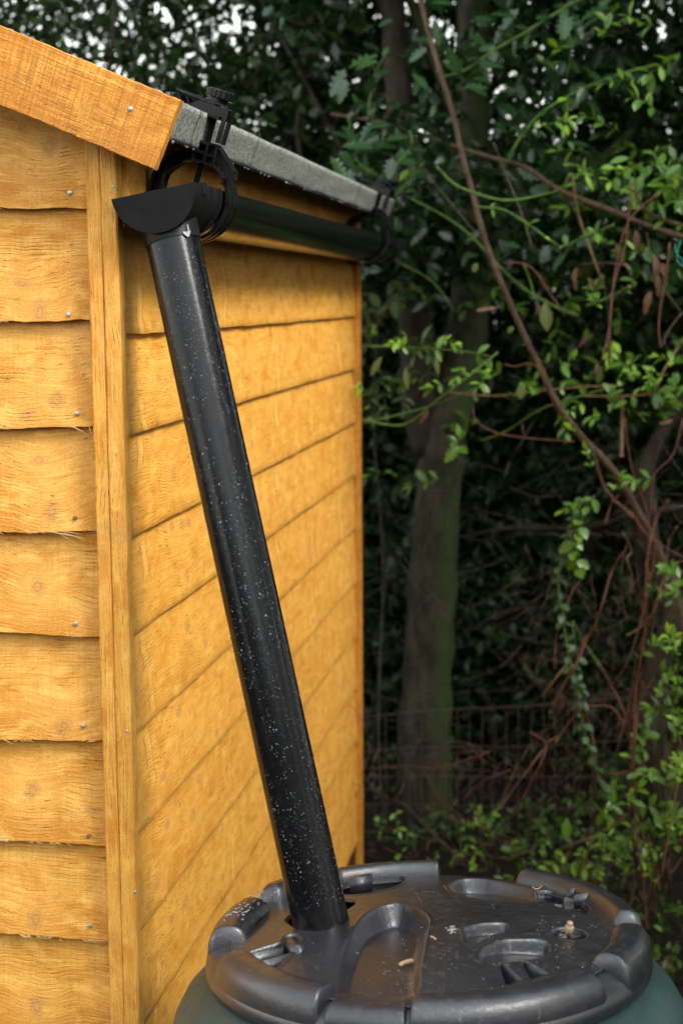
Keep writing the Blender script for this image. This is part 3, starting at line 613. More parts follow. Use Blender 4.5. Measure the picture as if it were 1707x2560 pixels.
# ================================================================== BRACKETS
def bracket(label):
    Y0 = 2.112; b = empty('gutter_bracket', (GC[0], Y0, GC[1]), label, 'bracket', 'screw clamp gutter brackets on the eaves')
    def q_(x, y): p = at(x, y, Y0); return (p[0], p[2])
    def pr(*pts): return [q_(x, y) for x, y in pts]
    C = M['clip']
    def seg(mb, a, bb, w_, y0, y1):
        a = Vector(q_(*a)); bb = Vector(q_(*bb)); d = (bb-a).normalized(); n_ = Vector((-d.y, d.x))*w_/2
        mb.prism([tuple(a+n_), tuple(bb+n_), tuple(bb-n_), tuple(a-n_)], y0, y1)
    mb = MB(); seg(mb, (449, 224), (578, 273), 0.0026, Y0-0.017, Y0+0.017)
    for yy in (Y0-0.0165, Y0+0.0135):
        mb.prism(pr((452, 230), (576, 276), (566, 294), (512, 292), (487, 266), (470, 263), (463, 262)), yy, yy+0.0015) if yy > Y0 else \
            mb.prism(pr((508, 254), (576, 278), (566, 296), (510, 292), (484, 262)), yy, yy+0.0015)
        mb.prism(pr((570, 274), (580, 277), (556, 362), (545, 359)), yy-0.0005, yy+0.0035)
    seg(mb, (452, 234), (464, 262), 0.0012, Y0-0.016, Y0+0.012)
    seg(mb, (470, 244), (480, 263), 0.0010, Y0-0.010, Y0+0.012)
    mb.prism(pr((520, 262), (560, 276), (552, 302), (513, 290)), Y0-0.0145, Y0+0.013)
    mb.obj('hook_arm', C, b)
    # knob with fluting
    kc = Vector(at(551, 240, Y0)); sa = (Vector(at(491, 454, Y0))-kc).normalized(); k = 48; V = []; F = []
    u2 = sa.cross(Vector((0, 1, 0))).normalized(); v2 = sa.cross(u2)
    prof = [(-0.0075, 0.015), (-0.0075, 0.0195), (-0.0065, 0.0205), (0.0035, 0.0205), (0.0045, 0.0195), (0.0045, 0.013), (0.012, 0.013), (0.012, 0.006)]
    for (h, r) in prof:
        for j in range(k):
            a = 2*math.pi*j/k; rr = r*(0.93 if (j % 3 == 0 and 0.019 < r) else 1.0); V.append(kc+sa*h+(u2*math.cos(a)+v2*math.sin(a))*rr)
    for i in range(len(prof)-1):
        for j in range(k): F.append((i*k+j, i*k+(j+1) % k, (i+1)*k+(j+1) % k, (i+1)*k+j))
    F.append(tuple(range(k-1, -1, -1))); MB().add(V, F).obj('knob', C, b)
    # threaded screw
    L = (Vector(at(491, 462, Y0))-kc).length; pts = []; rs = []; n = int(L/0.00075)
    for i in range(n):
        pts.append(kc+sa*(0.010+(L-0.010)*i/n)); rs.append(0.0050 if i % 3 == 0 else (0.0042 if i % 3 == 1 else 0.0040))
    MB().tube(pts, rs, 14).obj('clamp_screw', C, b)
    # nut block: open frame with two windows
    mb = MB(); o_ = [(494, 349), (552, 364), (541, 418), (482, 403)]
    def ip(u, v):
        a = np.array(o_, float); return tuple((a[0]*(1-u)+a[1]*u)*(1-v)+(a[3]*(1-u)+a[2]*u)*v)
    def rect(u0, u1, v0, v1, y0, y1): mb.prism(pr(ip(u0, v0), ip(u1, v0), ip(u1, v1), ip(u0, v1)), y0, y1)
    y0, y1 = Y0-0.012, Y0+0.010
    rect(0, 0.10, 0, 1, y0, y1); rect(0.50, 0.60, 0, 1, y0, y1); rect(0.88, 1, 0, 1, y0, y1)
    rect(0.10, 0.5, 0, .13, y0+.0006, y1); rect(0.1, .5, .44, .58, y0+.0006, y1); rect(.1, .5, .88, 1, y0+.0006, y1)
    rect(0.6, 0.88, 0, .10, y0+.0006, y1); rect(0.6, .88, .52, .62, y0+.0006, y1); rect(.6, .88, .9, 1, y0+.0006, y1)
    rect(0.1, 0.88, .1, .9, Y0+0.0045, Y0+0.0085)
    mb.obj('nut_block', C, b)
    # cradle: arms and the strap round the gutter
    mb = MB()
    mb.prism(pr((550, 370), (566, 392), (584, 424), (594, 438), (594, 452), (584, 446), (566, 430), (546, 418), (541, 417)), Y0-0.004, Y0+0.000)
    seg(mb, (551, 369), (591, 434), 0.0022, Y0-0.012, Y0+0.012)
    seg(mb, (541, 418), (562, 447), 0.0026, Y0-0.012, Y0+0.008)
    seg(mb, (562, 447), (556, 462), 0.0024, Y0-0.010, Y0+0.008)
    mb.obj('cradle_arm', C, b); mb = MB()
    left_o = [(483, 388), (468, 377), (452, 379), (430, 388), (408, 402), (392, 424), (383, 446), (378, 480)]
    left_i = [(412, 484), (413, 462), (417, 446), (426, 431), (446, 416), (466, 404), (483, 404)]
    def strip(A, Bb, y0, y1):
        n = 12; A = smooth_poly([np.array(p+(0,)) for p in A], 3); Bb = smooth_poly([np.array(p+(0,)) for p in Bb], 3)
        A = [A[int(i*(len(A)-1)/n)] for i in range(n+1)]; Bb = [Bb[int(i*(len(Bb)-1)/n)] for i in range(n+1)]
        for i in range(n): mb.prism(pr(A[i][:2], A[i+1][:2], Bb[i+1][:2], Bb[i][:2]), y0, y1)
    strip(left_o, left_i[::-1], Y0-0.0015, Y0+0.0015)
    strip(left_o, [(p[0]+5, p[1]+6) for p in left_o], Y0-0.013, Y0+0.011)
    strip([(p[0]-4, p[1]-5) for p in left_i[::-1]], left_i[::-1], Y0-0.013, Y0+0.011)
    mb.obj('cradle_arm', C, b)
    shell('gutter_strap', GR+0.0098, GR+0.0062, Y0+0.008, Y0+0.064, C, b, a0=-26, a1=188, n=60)
    shell('strap_rib', GR+0.0118, GR+0.0100, Y0+0.008, Y0+0.013, C, b, a0=-24, a1=186, n=60)
    shell('strap_rib', GR+0.0114, GR+0.0100, Y0+0.034, Y0+0.038, C, b, a0=-24, a1=186, n=60)
    shell('strap_rib', GR+0.0112, GR+0.0100, Y0+0.059, Y0+0.064, C, b, a0=-24, a1=186, n=60)
    return b
br = bracket('black plastic screw clamp gutter bracket with ribbed knob, right beside the end of the bargeboard')
b2 = br.copy(); COL.objects.link(b2); b2.location.y += 1.62
b2['label'] = 'black clamp gutter bracket at the distant end of the gutter, in front of the trees'
for ch in list(br.children):
    c_ = ch.copy(); COL.objects.link(c_); c_.parent = b2
bpy.context.view_layer.update()

# ================================================================== WATER BUTT
LC = np.array([-0.2115, 1.8420, 0.872]); LN = np.array([-0.0416, 0.090, 1.0]); LN /= np.linalg.norm(LN)
LXv = np.array([1, 0, 0.])-LN*LN[0]; LXv /= np.linalg.norm(LXv); LYv = np.cross(LN, LXv)
ROT = Matrix(((LXv[0], LYv[0], LN[0]), (LXv[1], LYv[1], LN[1]), (LXv[2], LYv[2], LN[2])))
def lid2(x, y, h=0.030):
    r = MR @ np.array([(x-PCX)/LENS, (y-PCY)/LENS, 1.0]); p0 = LC+LN*h
    t_ = (p0-CAM).dot(LN)/r.dot(LN); p = CAM+r*t_-p0; return (p.dot(LXv), p.dot(LYv))
butt = empty('water_butt', (0, 0, 0), 'round dark green water butt with a black lid, standing beside the shed under the downpipe', 'water butt')
butt.location = LC; butt.rotation_euler = ROT.to_euler()
def local(name, me, mat, parent=butt, smooth=True, kind=None, ang_=None):
    o = bpy.data.objects.new(name, me); COL.objects.link(o); me.materials.append(mat); o.parent = parent
    if smooth: me.shade_smooth()
    if ang_: me.set_sharp_from_angle(angle=math.radians(ang_))
    if kind: o['kind'] = kind
    return o
def lathe(prof, k=128, th0=0, th1=2*math.pi):
    V = []; F = []
    for (r, z) in prof:
        for j in range(k): a = th0+(th1-th0)*j/k; V.append((r*math.cos(a), r*math.sin(a), z))
    for i in range(len(prof)-1):
        for j in range(k): F.append((i*k+j, i*k+(j+1) % k, (i+1)*k+(j+1) % k, (i+1)*k+j))
    return mesh_np('m', V, F)
barrel = local('barrel', lathe([(0.268, 0.0), (0.271, -0.012), (0.284, -0.018), (0.300, -0.028), (0.318, -0.046), (0.331, -0.070), (0.339, -0.10), (0.343, -0.14), (0.342, -0.16), (0.337, -0.165), (0.337, -0.18), (0.342, -0.19), (0.34, -0.30), (0.325, -0.60), (0.30, -0.84), (0.29, -0.875), (0.0, -0.875)]), M['butt'])
# ---- lid panel: moulded height field
def sdpoly(X, Y, poly):
    poly = np.array(poly); d = np.full(X.shape, 1e9); inside = np.zeros(X.shape, bool); n = len(poly)
    for i in range(n):
        a = poly[i]; b = poly[(i+1) % n]; e = b-a; wx, wy = X-a[0], Y-a[1]
        t_ = np.clip((wx*e[0]+wy*e[1])/max(e.dot(e), 1e-12), 0, 1); d = np.minimum(d, (wx-e[0]*t_)**2+(wy-e[1]*t_)**2)
        c = ((a[1] <= Y) & (b[1] > Y)) | ((b[1] <= Y) & (a[1] > Y))
        with np.errstate(divide='ignore', invalid='ignore'): xi = a[0]+(Y-a[1])/(b[1]-a[1]+1e-15)*(b[0]-a[0])
        inside ^= c & (X < xi)
    d = np.sqrt(d); return np.where(inside, -d, d)
def sms(a, b, x): t_ = np.clip((x-a)/(b-a), 0, 1); return t_*t_*(3-2*t_)
def LL(*pts): return [lid2(x, y) for x, y in pts]
RP = 0.256; st = 0.0016; g1 = np.arange(-RP-st, RP+2*st, st); X, Y = np.meshgrid(g1, g1); rr = np.hypot(X, Y)
H = 0.026+0.019*(1-(rr/RP)**2)
def recess(poly, depth, wall=0.006, grad=None, lip=0.0):
    """grad: (p_deep, p_shallow): depth fades from p_deep to p_shallow"""
    global H
    poly = [tuple(p) for p in smooth_poly([np.array(p+(0,)) for p in poly+[poly[0]]], 4)]; poly = [(p[0], p[1]) for p in poly]
    s = sdpoly(X, Y, poly); f = sms(wall*0.35, -wall, s)
    if grad is not None:
        a = np.array(grad[0]); b = np.array(grad[1]); e = b-a; t_ = np.clip(((X-a[0])*e[0]+(Y-a[1])*e[1])/e.dot(e), 0, 1); g_ = 1-t_
    else: g_ = 1.0
    H = H-depth*f*g_+lip*np.exp(-((s-0.003)/0.003)**2)*(g_ if grad is not None else 1)
# raised sector on the right front
sec = LL((1070, 2337), (1160, 2300), (1400, 2330), (1520, 2400), (1400, 2470), (1028, 2530))
H = H+0.0045*sms(0.004, -0.004, sdpoly(X, Y, sec))*sms(0.10, -0.02, sdpoly(X, Y, LL((1070, 2337), (1028, 2530), (1120, 2560), (1180, 2350))))
recess(LL((846, 2212), (900, 2188), (960, 2180), (1005, 2190), (1008, 2206), (985, 2230), (930, 2246), (880, 2250), (846, 2240)), 0.024, 0.006, lip=0.0015)
recess(LL((850, 2480), (856, 2440), (880, 2372), (905, 2326), (945, 2298), (997, 2288), (1040, 2302), (1068, 2330), (1060, 2380), (1046, 2440), (1040, 2485), (950, 2500)), 0.027, 0.013, grad=(lid2(1010, 2300), lid2(930, 2500)), lip=0.0035)
recess(LL((1120, 2225), (1150, 2204), (1200, 2200), (1262, 2210), (1345, 2236), (1350, 2262), (1290, 2272), (1210, 2268), (1140, 2250)), 0.020, 0.008, grad=(lid2(1235, 2205), lid2(1215, 2290)), lip=0.002)
recess(LL((1338, 2226), (1372, 2222), (1408, 2232), (1398, 2262), (1372, 2268), (1345, 2250)), 0.012, 0.003)
recess(LL((1385, 2240), (1430, 2244), (1468, 2262), (1466, 2286), (1420, 2282), (1384, 2268)), 0.016, 0.004, grad=(lid2(1440, 2245), lid2(1420, 2295)), lip=0.001)
recess(LL((1160, 2358), (1200, 2345), (1262, 2337), (1262, 2356), (1230, 2366), (1195, 2386), (1172, 2388)), 0.015, 0.004, grad=(lid2(1210, 2342), lid2(1225, 2392)), lip=0.0015)
recess(LL((1232, 2388), (1270, 2376), (1360, 2368), (1366, 2398), (1310, 2412), (1230, 2428), (1200, 2420), (1204, 2402)), 0.018, 0.004, grad=(lid2(1290, 2370), lid2(1305, 2425)), lip=0.0015)
recess(LL((594, 2388), (640, 2376), (700, 2364), (716, 2350), (740, 2348), (748, 2368), (716, 2402), (668, 2428), (620, 2412)), 0.020, 0.003, lip=0.0012)
recess(LL((600, 2230), (640, 2260), (668, 2290), (640, 2330), (600, 2350), (570, 2330), (580, 2270)), 0.006, 0.02)
for fin in [((1247, 2418), (1265, 2464), (1299, 2452)), ((1300, 2408), (1327, 2448), (1366, 2436))]:
    H = H-0.035*sms(0.0008, -0.0008, sdpoly(X, Y, LL(*fin)))
H = H+0.0006*np.sin(X*37+1)*np.sin(Y*29)            # slight warp of the moulding
hole_c = np.array(lid2(804, 2274)); oval = np.array(lid2(1423, 2341))
# hole cut for the pipe: an uneven slot
hs_ = [lid2(x, y, 0.040) for x, y in ((719, 2290), (728, 2279), (760, 2262), (830, 2240), (868, 2246), (886, 2250), (884, 2257), (868, 2270), (820, 2288), (775, 2304), (738, 2308))]
shole = sdpoly(X, Y, hs_); sov = np.hypot((X-oval[0])/1.15, (Y-oval[1])/1.0)-0.0155
H = H-0.003*sms(0.006, 0.0, shole)-0.006*sms(0.006, 0.0, sov)
keep = (rr < RP) & (shole > 0) & (sov > 0)
idx = -np.ones(X.shape, int); idx[keep] = np.arange(keep.sum()); V = np.c_[X[keep], Y[keep], H[keep]]
a, b, c, d = idx[:-1, :-1], idx[:-1, 1:], idx[1:, 1:], idx[1:, :-1]; ok = (a >= 0) & (b >= 0) & (c >= 0) & (d >= 0)
me = mesh_np('lid', V, np.c_[a[ok], b[ok], c[ok], d[ok]]); lid = local('lid', me, M['lid'])
md = lid.modifiers.new('wall', 'SOLIDIFY'); md.thickness = 0.003; md.offset = -1
# oval plug hole cup
local('plug_hole', lathe([(0.0185, 0.036), (0.0165, 0.020), (0.008, 0.016), (0.0, 0.016)], 32), M['lid'], lid).location = (oval[0], oval[1], -0.002)
# skirt ring, all the way round
local('lid_skirt', lathe([(0.235, 0.024), (0.250, 0.024), (0.266, 0.020), (0.281, 0.012), (0.2875, 0.003), (0.289, -0.006), (0.287, -0.012), (0.284, -0.012), (0.282, -0.002), (0.26, 0.010)], 160), M['lid'], lid)
# rim rolls: fat rounded arcs with domed ends
def ang_of(x, y, h): p = lid2(x, y, h); return math.degrees(math.atan2(p[1], p[0]))
def rim(a0, a1, rc, wd, ht, zb=0.0, e0=0.020, e1=0.020, name='rim_roll'):
    n = 70; k = 18; V = []; F = []; L = math.radians(a1-a0)*rc
    for i in range(n+1):
        f = i/n; s_ = L*(0.5-0.5*math.cos(math.pi*f)); sc = 1.0
        if s_ < e0: sc = math.sqrt(max(0, 1-(1-s_/e0)**2))
        if L-s_ < e1: sc = min(sc, math.sqrt(max(0, 1-(1-(L-s_)/e1)**2)))
        sc = max(sc, 0.02); th = math.radians(a0)+s_/rc; zz = 0.35+0.65*sc
        for j in range(k):
            b_ = math.pi*1.12*j/(k-1)-0.06*math.pi
            pr_ = math.copysign(abs(math.cos(b_))**0.75, math.cos(b_)); pz = max(-0.4, math.copysign(abs(math.sin(b_))**0.8, math.sin(b_)))
            r = rc+wd/2*pr_*(0.55+0.45*sc); z = zb+ht*pz*sc
            V.append((r*math.cos(th), r*math.sin(th), z+0.0006*fbm(th*20, j*0.4)))
    for i in range(n):
        for j in range(k-1): F.append((i*k+j, i*k+j+1, (i+1)*k+j+1, (i+1)*k+j))
    F2 = np.array(F); return local(name, mesh_np(name, V, F2[:, ::-1]), M['lid'], lid)
aA0 = ang_of(566, 2368, 0.04); aA1 = ang_of(806, 2480, 0.04)
rim(aA0, aA1, 0.2585, 0.056, 0.041, 0.002, 0.03, 0.006)
rim(ang_of(690, 2245, 0.04), ang_of(560, 2330, 0.04)+360 if ang_of(560, 2330, 0.04) < 0 else ang_of(560, 2330, 0.04), 0.2585, 0.056, 0.045, 0.0, 0.026, 0.012)
rim(ang_of(760, 2200, 0.045), ang_of(700, 2232, 0.045), 0.262, 0.044, 0.050, 0.0, 0.01, 0.02)
rim(ang_of(1097, 2160, 0.05), ang_of(862, 2176, 0.05), 0.268, 0.034, 0.045, 0.0, 0.006, 0.006)
rim(ang_of(1588, 2280, 0.045), ang_of(1272, 2178, 0.045), 0.264, 0.046, 0.044, 0.0, 0.018, 0.014)
rim(ang_of(1560, 2405, 0.04), ang_of(1580, 2300, 0.04), 0.2600, 0.056, 0.044, 0.0, 0.008, 0.026)
rim(ang_of(1024, 2500, 0.035), ang_of(1500, 2428, 0.035), 0.2570, 0.058, 0.037, 0.002, 0.004, 0.020)
# low front link between the two big rolls
rim(aA1+1, ang_of(1024, 2500, 0.035)-0.5, 0.2585, 0.052, 0.027, 0.002, 0.004, 0.004, 'rim_link')
# little latch pieces beside the rolls
def lbox(name, px, h0, h1, parent=lid):
    p = [lid2(x, y, h1) for x, y in px]; n = len(p); V = [(a[0], a[1], h1) for a in p]+[(a[0], a[1], h0) for a in p]
    F = [tuple(range(n)), tuple(range(2*n-1, n-1, -1))]+[(i, i+n, (i+1) % n+n, (i+1) % n) for i in range(n)]
    mb = MB().add(V, F); me = mb.mesh(name); bm = bmesh.new(); bm.from_mesh(me); bmesh.ops.recalc_face_normals(bm, faces=bm.faces)
    bmesh.ops.bevel(bm, geom=[e for e in bm.edges], offset=0.0012, segments=2, affect='EDGES', clamp_overlap=True); bm.to_mesh(me); bm.free()
    return local(name, me, M['lid'], parent)
lbox('latch_block', [(712, 2352), (732, 2338), (764, 2360), (744, 2372)], 0.018, 0.042)
lbox('latch_blade', [(600, 2385), (640, 2379), (700, 2369), (716, 2356), (716, 2359), (702, 2372), (640, 2382), (601, 2388)], 0.010, 0.036)
lbox('latch_blade', [(630, 2407), (680, 2395), (726, 2380), (742, 2366), (742, 2369), (727, 2384), (680, 2398), (632, 2410)], 0.010, 0.034)
lbox('latch_blade', [(1420, 2222), (1452, 2208), (1454, 2210), (1423, 2225)], 0.020, 0.040)
lbox('latch_blade', [(1432, 2236), (1490, 2226), (1491, 2229), (1434, 2239)], 0.020, 0.040)
lbox('latch_step', [(872, 2192), (928, 2182), (930, 2187), (874, 2198)], 0.020, 0.046)
# drops and puddle beads on the lid
def hgt(x, y):
    i = int(round((y-g1[0])/st)); j = int(round((x-g1[0])/st)); return H[min(max(i, 0), len(g1)-1), min(max(j, 0), len(g1)-1)]
P = []; R = []; N = []
for _ in range(420):
    a = random.uniform(0, 6.283); r = 0.25*math.sqrt(random.random()); x, y = r*math.cos(a), r*math.sin(a)
    if math.hypot(x-hole_c[0], y-hole_c[1]) < 0.07 or fbm(x*14, y*14, 8) < 0.0: continue
    P.append((x, y, hgt(x, y))); N.append((0, 0, 1)); R.append(random.uniform(0.0005, 0.0014))
for _ in range(90):
    a = math.radians(random.uniform(158, 186)); r = random.uniform(0.238, 0.268); P.append((r*math.cos(a), r*math.sin(a), 0.045+random.uniform(-.004, .004))); N.append((0, 0, 1)); R.append(random.uniform(0.0009, 0.0022))
me = blobs('water_drops', P, N, R, M['water'], None, 0.5); me.parent = lid
# debris on the lid (each a small thing)
def LW(x, y, h): p = lid2(x, y, h); return Vector(LC+LXv*p[0]+LYv*p[1]+LN*h)
def scrap(name, label, cat, pts, rad, mat, up=0.0):
    c = pts[0]; o = MB().tube(smooth_poly(pts, 4), rad, 6).obj(name, mat, None, smooth=True, loc=tuple(c)); return tag(o, label, cat)
def rads(n, a, b): return [a+(b-a)*abs(math.sin(i*1.3)) for i in range(n)]
hz = lambda x, y, e=0.003: (LW(x, y, hgt(*lid2(x, y))+e))
scrap('dead_leaf', 'curled pale brown dead leaf lying in the front hollow of the black lid', 'dead leaf', [hz(998, 2414), hz(1006, 2408, .005), hz(1018, 2404, .006), hz(1030, 2402, .003)], rads(13, 0.0016, 0.0034), M['cut'])
scrap('seed_husk', 'orange brown seed husk standing in the small round hole of the lid', 'husk', [hz(1421, 2338, .002), hz(1421, 2326, .006), hz(1423, 2316, .012), hz(1424, 2306, .018)], [0.0045]*4+[0.006]*5+[0.004]*4, M['cut'])
scrap('wood_chip', 'tiny pinkish wood chip on the black lid beside the front hollow', 'wood chip', [hz(1076, 2341), hz(1083, 2344), hz(1088, 2348)], [0.0014]*9, M['cut'])
scrap('wood_chip', 'thin curved shaving on the black lid by its rear latch', 'wood chip', [hz(1330, 2217), hz(1338, 2223), hz(1348, 2220), hz(1356, 2212)], [0.0010]*13, M['cut'])
t = NT('white_dropping'); t.base((0.20, 0.20, 0.19), 0.8); M['dropping'] = t.m
P = []; R = []
for _ in range(40): x, y = lid2(1131+random.gauss(0, 6), 2358+random.gauss(0, 5)); P.append((x, y, hgt(x, y))); R.append(random.uniform(0.0008, 0.0024))
Pw = [tuple(LC+LXv*p[0]+LYv*p[1]+LN*p[2]) for p in P]
tag(blobs('bird_dropping', Pw, [tuple(LN)]*len(P), R, M['dropping'], None, 0.3, None), 'white splashed bird dropping on the black lid', 'dropping')

# ================================================================== PLANTS: leaf shapes
def leaf_shape(kind):
    """length 1 along +Y, folded on the midrib, normal +Z; returns verts, tris"""
    if kind == 'oval': prof = [(0.0, 0.0), (0.16, 0.12), (0.40, 0.215), (0.65, 0.205), (0.86, 0.11), (1.0, 0.0)]
    elif kind == 'long': prof = [(0.0, 0.0), (0.18, 0.09), (0.42, 0.155), (0.68, 0.13), (0.88, 0.06), (1.0, 0.0)]
    elif kind == 'round': prof = [(0.0, 0.0), (0.15, 0.22), (0.42, 0.34), (0.70, 0.30), (0.90, 0.16), (1.0, 0.0)]
    elif kind == 'holly': prof = [(0.0, 0.0), (0.12, 0.12), (0.20, 0.26), (0.30, 0.14), (0.42, 0.30), (0.52, 0.16), (0.64, 0.27), (0.74, 0.12), (0.84, 0.15), (1.0, 0.0)]
    elif kind == 'dead': prof = [(0.0, 0.0), (0.2, 0.13), (0.45, 0.17), (0.7, 0.10), (0.85, 0.12), (1.0, 0.0)]
    V = []; F = []
    droop = {'dead': 0.35, 'holly': 0.12}.get(kind, 0.16); fold = {'dead': 0.75, 'holly': 0.25}.get(kind, 0.32)
    for i, (y, w_) in enumerate(prof):
        z = -droop*y*y+0.05*y; V.append((0, y, z))
        zl = z+w_*fold*(1 if kind != 'holly' else (1.0 if i % 2 == 0 else 0.1)); V.append((-w_, y, zl)); V.append((w_, y, zl))
    n = len(prof)
    for i in range(n-1):
        a = i*3; b = a+3
        if i == 0: F += [(a, b, b+1), (a, b+2, b)]
        elif i == n-2: F += [(a, b, a+1), (a, a+2, b)]
        else: F += [(a, b, b+1), (a, b+1, a+1), (a, a+2, b+2), (a, b+2, b)]
    used = sorted(set(j for f in F for j in f)); mp_ = {j: i for i, j in enumerate(used)}
    return np.array([V[j] for j in used]), np.array([[mp_[j] for j in f] for f in F])
SH = {k: leaf_shape(k) for k in ('oval', 'long', 'round', 'holly', 'dead')}
LOW = (np.array([(0, 0, 0), (-0.24, 0.5, 0.07), (0.24, 0.5, 0.07), (0, 1, -0.08), (0, 0.5, 0)], float), np.array([(0, 4, 1), (0, 2, 4), (1, 4, 3), (4, 2, 3)]))
def leaf_cloud(P, D, Nn, Sz, shape):
    TV, TF = shape; D = D/np.linalg.norm(D, axis=1, keepdims=True); Xa = np.cross(D, Nn); Xa /= np.linalg.norm(Xa, axis=1, keepdims=True)+1e-9; Z = np.cross(Xa, D)
    V = P[:, None]+Sz[:, None, None]*(TV[None, :, 0, None]*Xa[:, None]+TV[None, :, 1, None]*D[:, None]+TV[None, :, 2, None]*Z[:, None])
    F = (TF[None]+(np.arange(len(P))*len(TV))[:, None, None]).reshape(-1, 3); return V.reshape(-1, 3), F
def sprays(C, nl, length, droop=0.2, up=0.5, spread=1.0):
    """C: twig centres -> leaves set along a twig at each centre"""
    n = len(C); d = RNG.normal(size=(n, 3)); d[:, 2] = d[:, 2]*0.5-droop; d /= np.linalg.norm(d, axis=1, keepdims=True)
    k = nl; t_ = (np.arange(k)+0.5)/k-0.5; P = C[:, None]+d[:, None]*(t_[None, :, None]*length)
    side = RNG.normal(size=(n, k, 3)); side -= d[:, None]*(side*d[:, None]).sum(-1, keepdims=True); side /= np.linalg.norm(side, axis=-1, keepdims=True)
    D = d[:, None]*0.6+side*spread; Nn = RNG.normal(size=(n, k, 3))*0.55; Nn[..., 2] += up
    return P.reshape(-1, 3), D.reshape(-1, 3), Nn.reshape(-1, 3)
def nz3(P, s, ph=0.0):
    x, y, z = P[:, 0]*s+ph, P[:, 1]*s+ph*1.7, P[:, 2]*s-ph
    return (np.sin(x*1.7+1.3*np.sin(y*1.1+z))+np.sin(y*2.3+1.1*np.sin(z*1.9+x))+np.sin(z*2.1+1.4*np.sin(x*1.3)))/3.0
def crown(name, parent, box, ntw, nl, length, size, mat, shape=LOW, thr=None, nscale=3.0, ph=0.0, keepf=None, up=0.5, kind='stuff', cut=None):
    C = np.c_[RNG.uniform(box[0], box[1], ntw), RNG.uniform(box[2], box[3], ntw), RNG.uniform(box[4], box[5], ntw)]
    if thr is not None: C = C[nz3(C, nscale, ph) > thr]
    if keepf is not None: C = C[keepf(C)]
    P, D, Nn = sprays(C, nl, length, up=up)
    if cut is not None: ok_ = cut(P); P, D, Nn = P[ok_], D[ok_], Nn[ok_]
    V, F = leaf_cloud(P, D, Nn, RNG.uniform(size*0.65, size*1.25, len(P)), shape)
    return link(name, mesh_np(name, V, F), mat, parent, kind)
def limb(name, parent, pts, rads_, mat, k=10, n=4, wob=0.0):
    P = smooth_poly(pts, n)
    m_ = len(P); rs = [np.interp(i/(m_-1)*(len(rads_)-1), range(len(rads_)), rads_)*(1+0.10*fbm(i*0.5, pts[0][0]*7)) for i in range(m_)]
    if wob: P = [p+np.array([wob*fbm(i*0.4, 3.3+pts[0][0]), wob*fbm(i*0.4, 9.1), 0]) for i, p in enumerate(P)]
    return MB().tube(P, rs, k).obj(name, mat, parent, smooth=True)

# display helpers: d() from a 1568 px wide view, c4()/c5() from two enlarged crops
def d(x, y, Y): return at(x*1.0887, y*1.0887, Y)
def c4(x, y, Y): return at(x/1.83+850, y/1.83+400, Y)
def c5(x, y, Y): return at(x/1.83+850, y/1.83+1250, Y)

# shed clearance
def clear(P, pad=0.0): return ~((P[:, 0] < -0.50+pad) & (P[:, 1] < 4.25) & (P[:, 1] > 1.7))
# ------------------------------------------------------------------ trees
tree = empty('forked_tree', tuple(d(985, 2120, 4.85)*[1, 1, 0]), 'tall forked tree with a mossy green trunk behind the wire fence, right of the shed', 'tree')
limb('trunk', tree, [d(985, 2120, 4.85), d(982, 1950, 4.85), d(975, 1700, 4.85), d(985, 1500, 4.85), d(995, 1300, 4.85), d(1005, 1130, 4.85), d(1030, 960, 4.85), d(1075, 760, 4.95), d(1088, 560, 5.05), d(1085, 360, 5.1), d(1082, 160, 5.1), d(1085, -20, 5.1), d(1100, -400, 5.1)],
     [0.115, 0.092, 0.087, 0.083, 0.079, 0.075, 0.070, 0.065, 0.061, 0.058, 0.056, 0.05, 0.04], M['bark'], 20, 5, 0.01)
limb('limb', tree, [d(985, 1040, 4.85), d(960, 900, 4.85), d(955, 760, 4.85), d(945, 600, 4.85), d(935, 470, 4.85), d(920, 300, 4.85), d(905, 100, 4.85), d(890, -200, 4.85)], [0.064, 0.060, 0.056, 0.052, 0.049, 0.042, 0.038, 0.034], M['bark_brown'], 14, 5, 0.01)
limb('limb', tree, [d(1086, 640, 4.98), d(1200, 500, 5.05), d(1320, 420, 5.1), d(1450, 300, 5.3)], [0.03, 0.025, 0.02, 0.012], M['bark_green'], 8)
crown('crown', tree, (-1.9, 1.4, 5.75, 7.2, 2.35, 4.6), 3900, 9, 0.24, 0.064, M['mid_leaf'], thr=-0.12, ph=1.0)
slim = empty('slim_tree', tuple(d(1640, 2050, 4.75)*[1, 1, 0]), 'slim crooked brown trunked tree rising through brambles at the right edge of the view', 'tree')
limb('trunk', slim, [d(1640, 2050, 4.75), d(1560, 1880, 4.75), d(1520, 1780, 4.75), d(1492, 1660, 4.75), d(1512, 1520, 4.75), d(1545, 1400, 4.75), d(1500, 1280, 4.75), d(1478, 1180, 4.75), d(1482, 1080, 4.75), d(1530, 980, 4.8), d(1600, 860, 4.8), d(1660, 600, 4.9), d(1700, 200, 5.0)],
     [0.06, 0.052, 0.046, 0.044, 0.040, 0.036, 0.034, 0.032, 0.028, 0.020, 0.015, 0.012, 0.01], M['bark_brown'], 14, 5, 0.012)
limb('limb', slim, [c5(1370, 90, 4.7), c5(1430, 60, 4.6), c5(1500, 40, 4.5), c5(1600, 25, 4.5)], [0.012, 0.010, 0.009, 0.007], M['twig_grey'], 8)
limb('limb', slim, [c5(1340, 60, 4.75), c5(1200, 110, 4.9), c5(1000, 130, 5.0), c5(760, 130, 5.2), c5(560, 170, 5.4)], [0.014, 0.012, 0.01, 0.009, 0.006], M['bark_brown'], 8)
crown('crown', slim, (-0.1, 1.6, 4.7, 5.8, 1.9, 3.6), 1500, 9, 0.18, 0.045, M['mid_leaf'], thr=-0.1, ph=2.0)
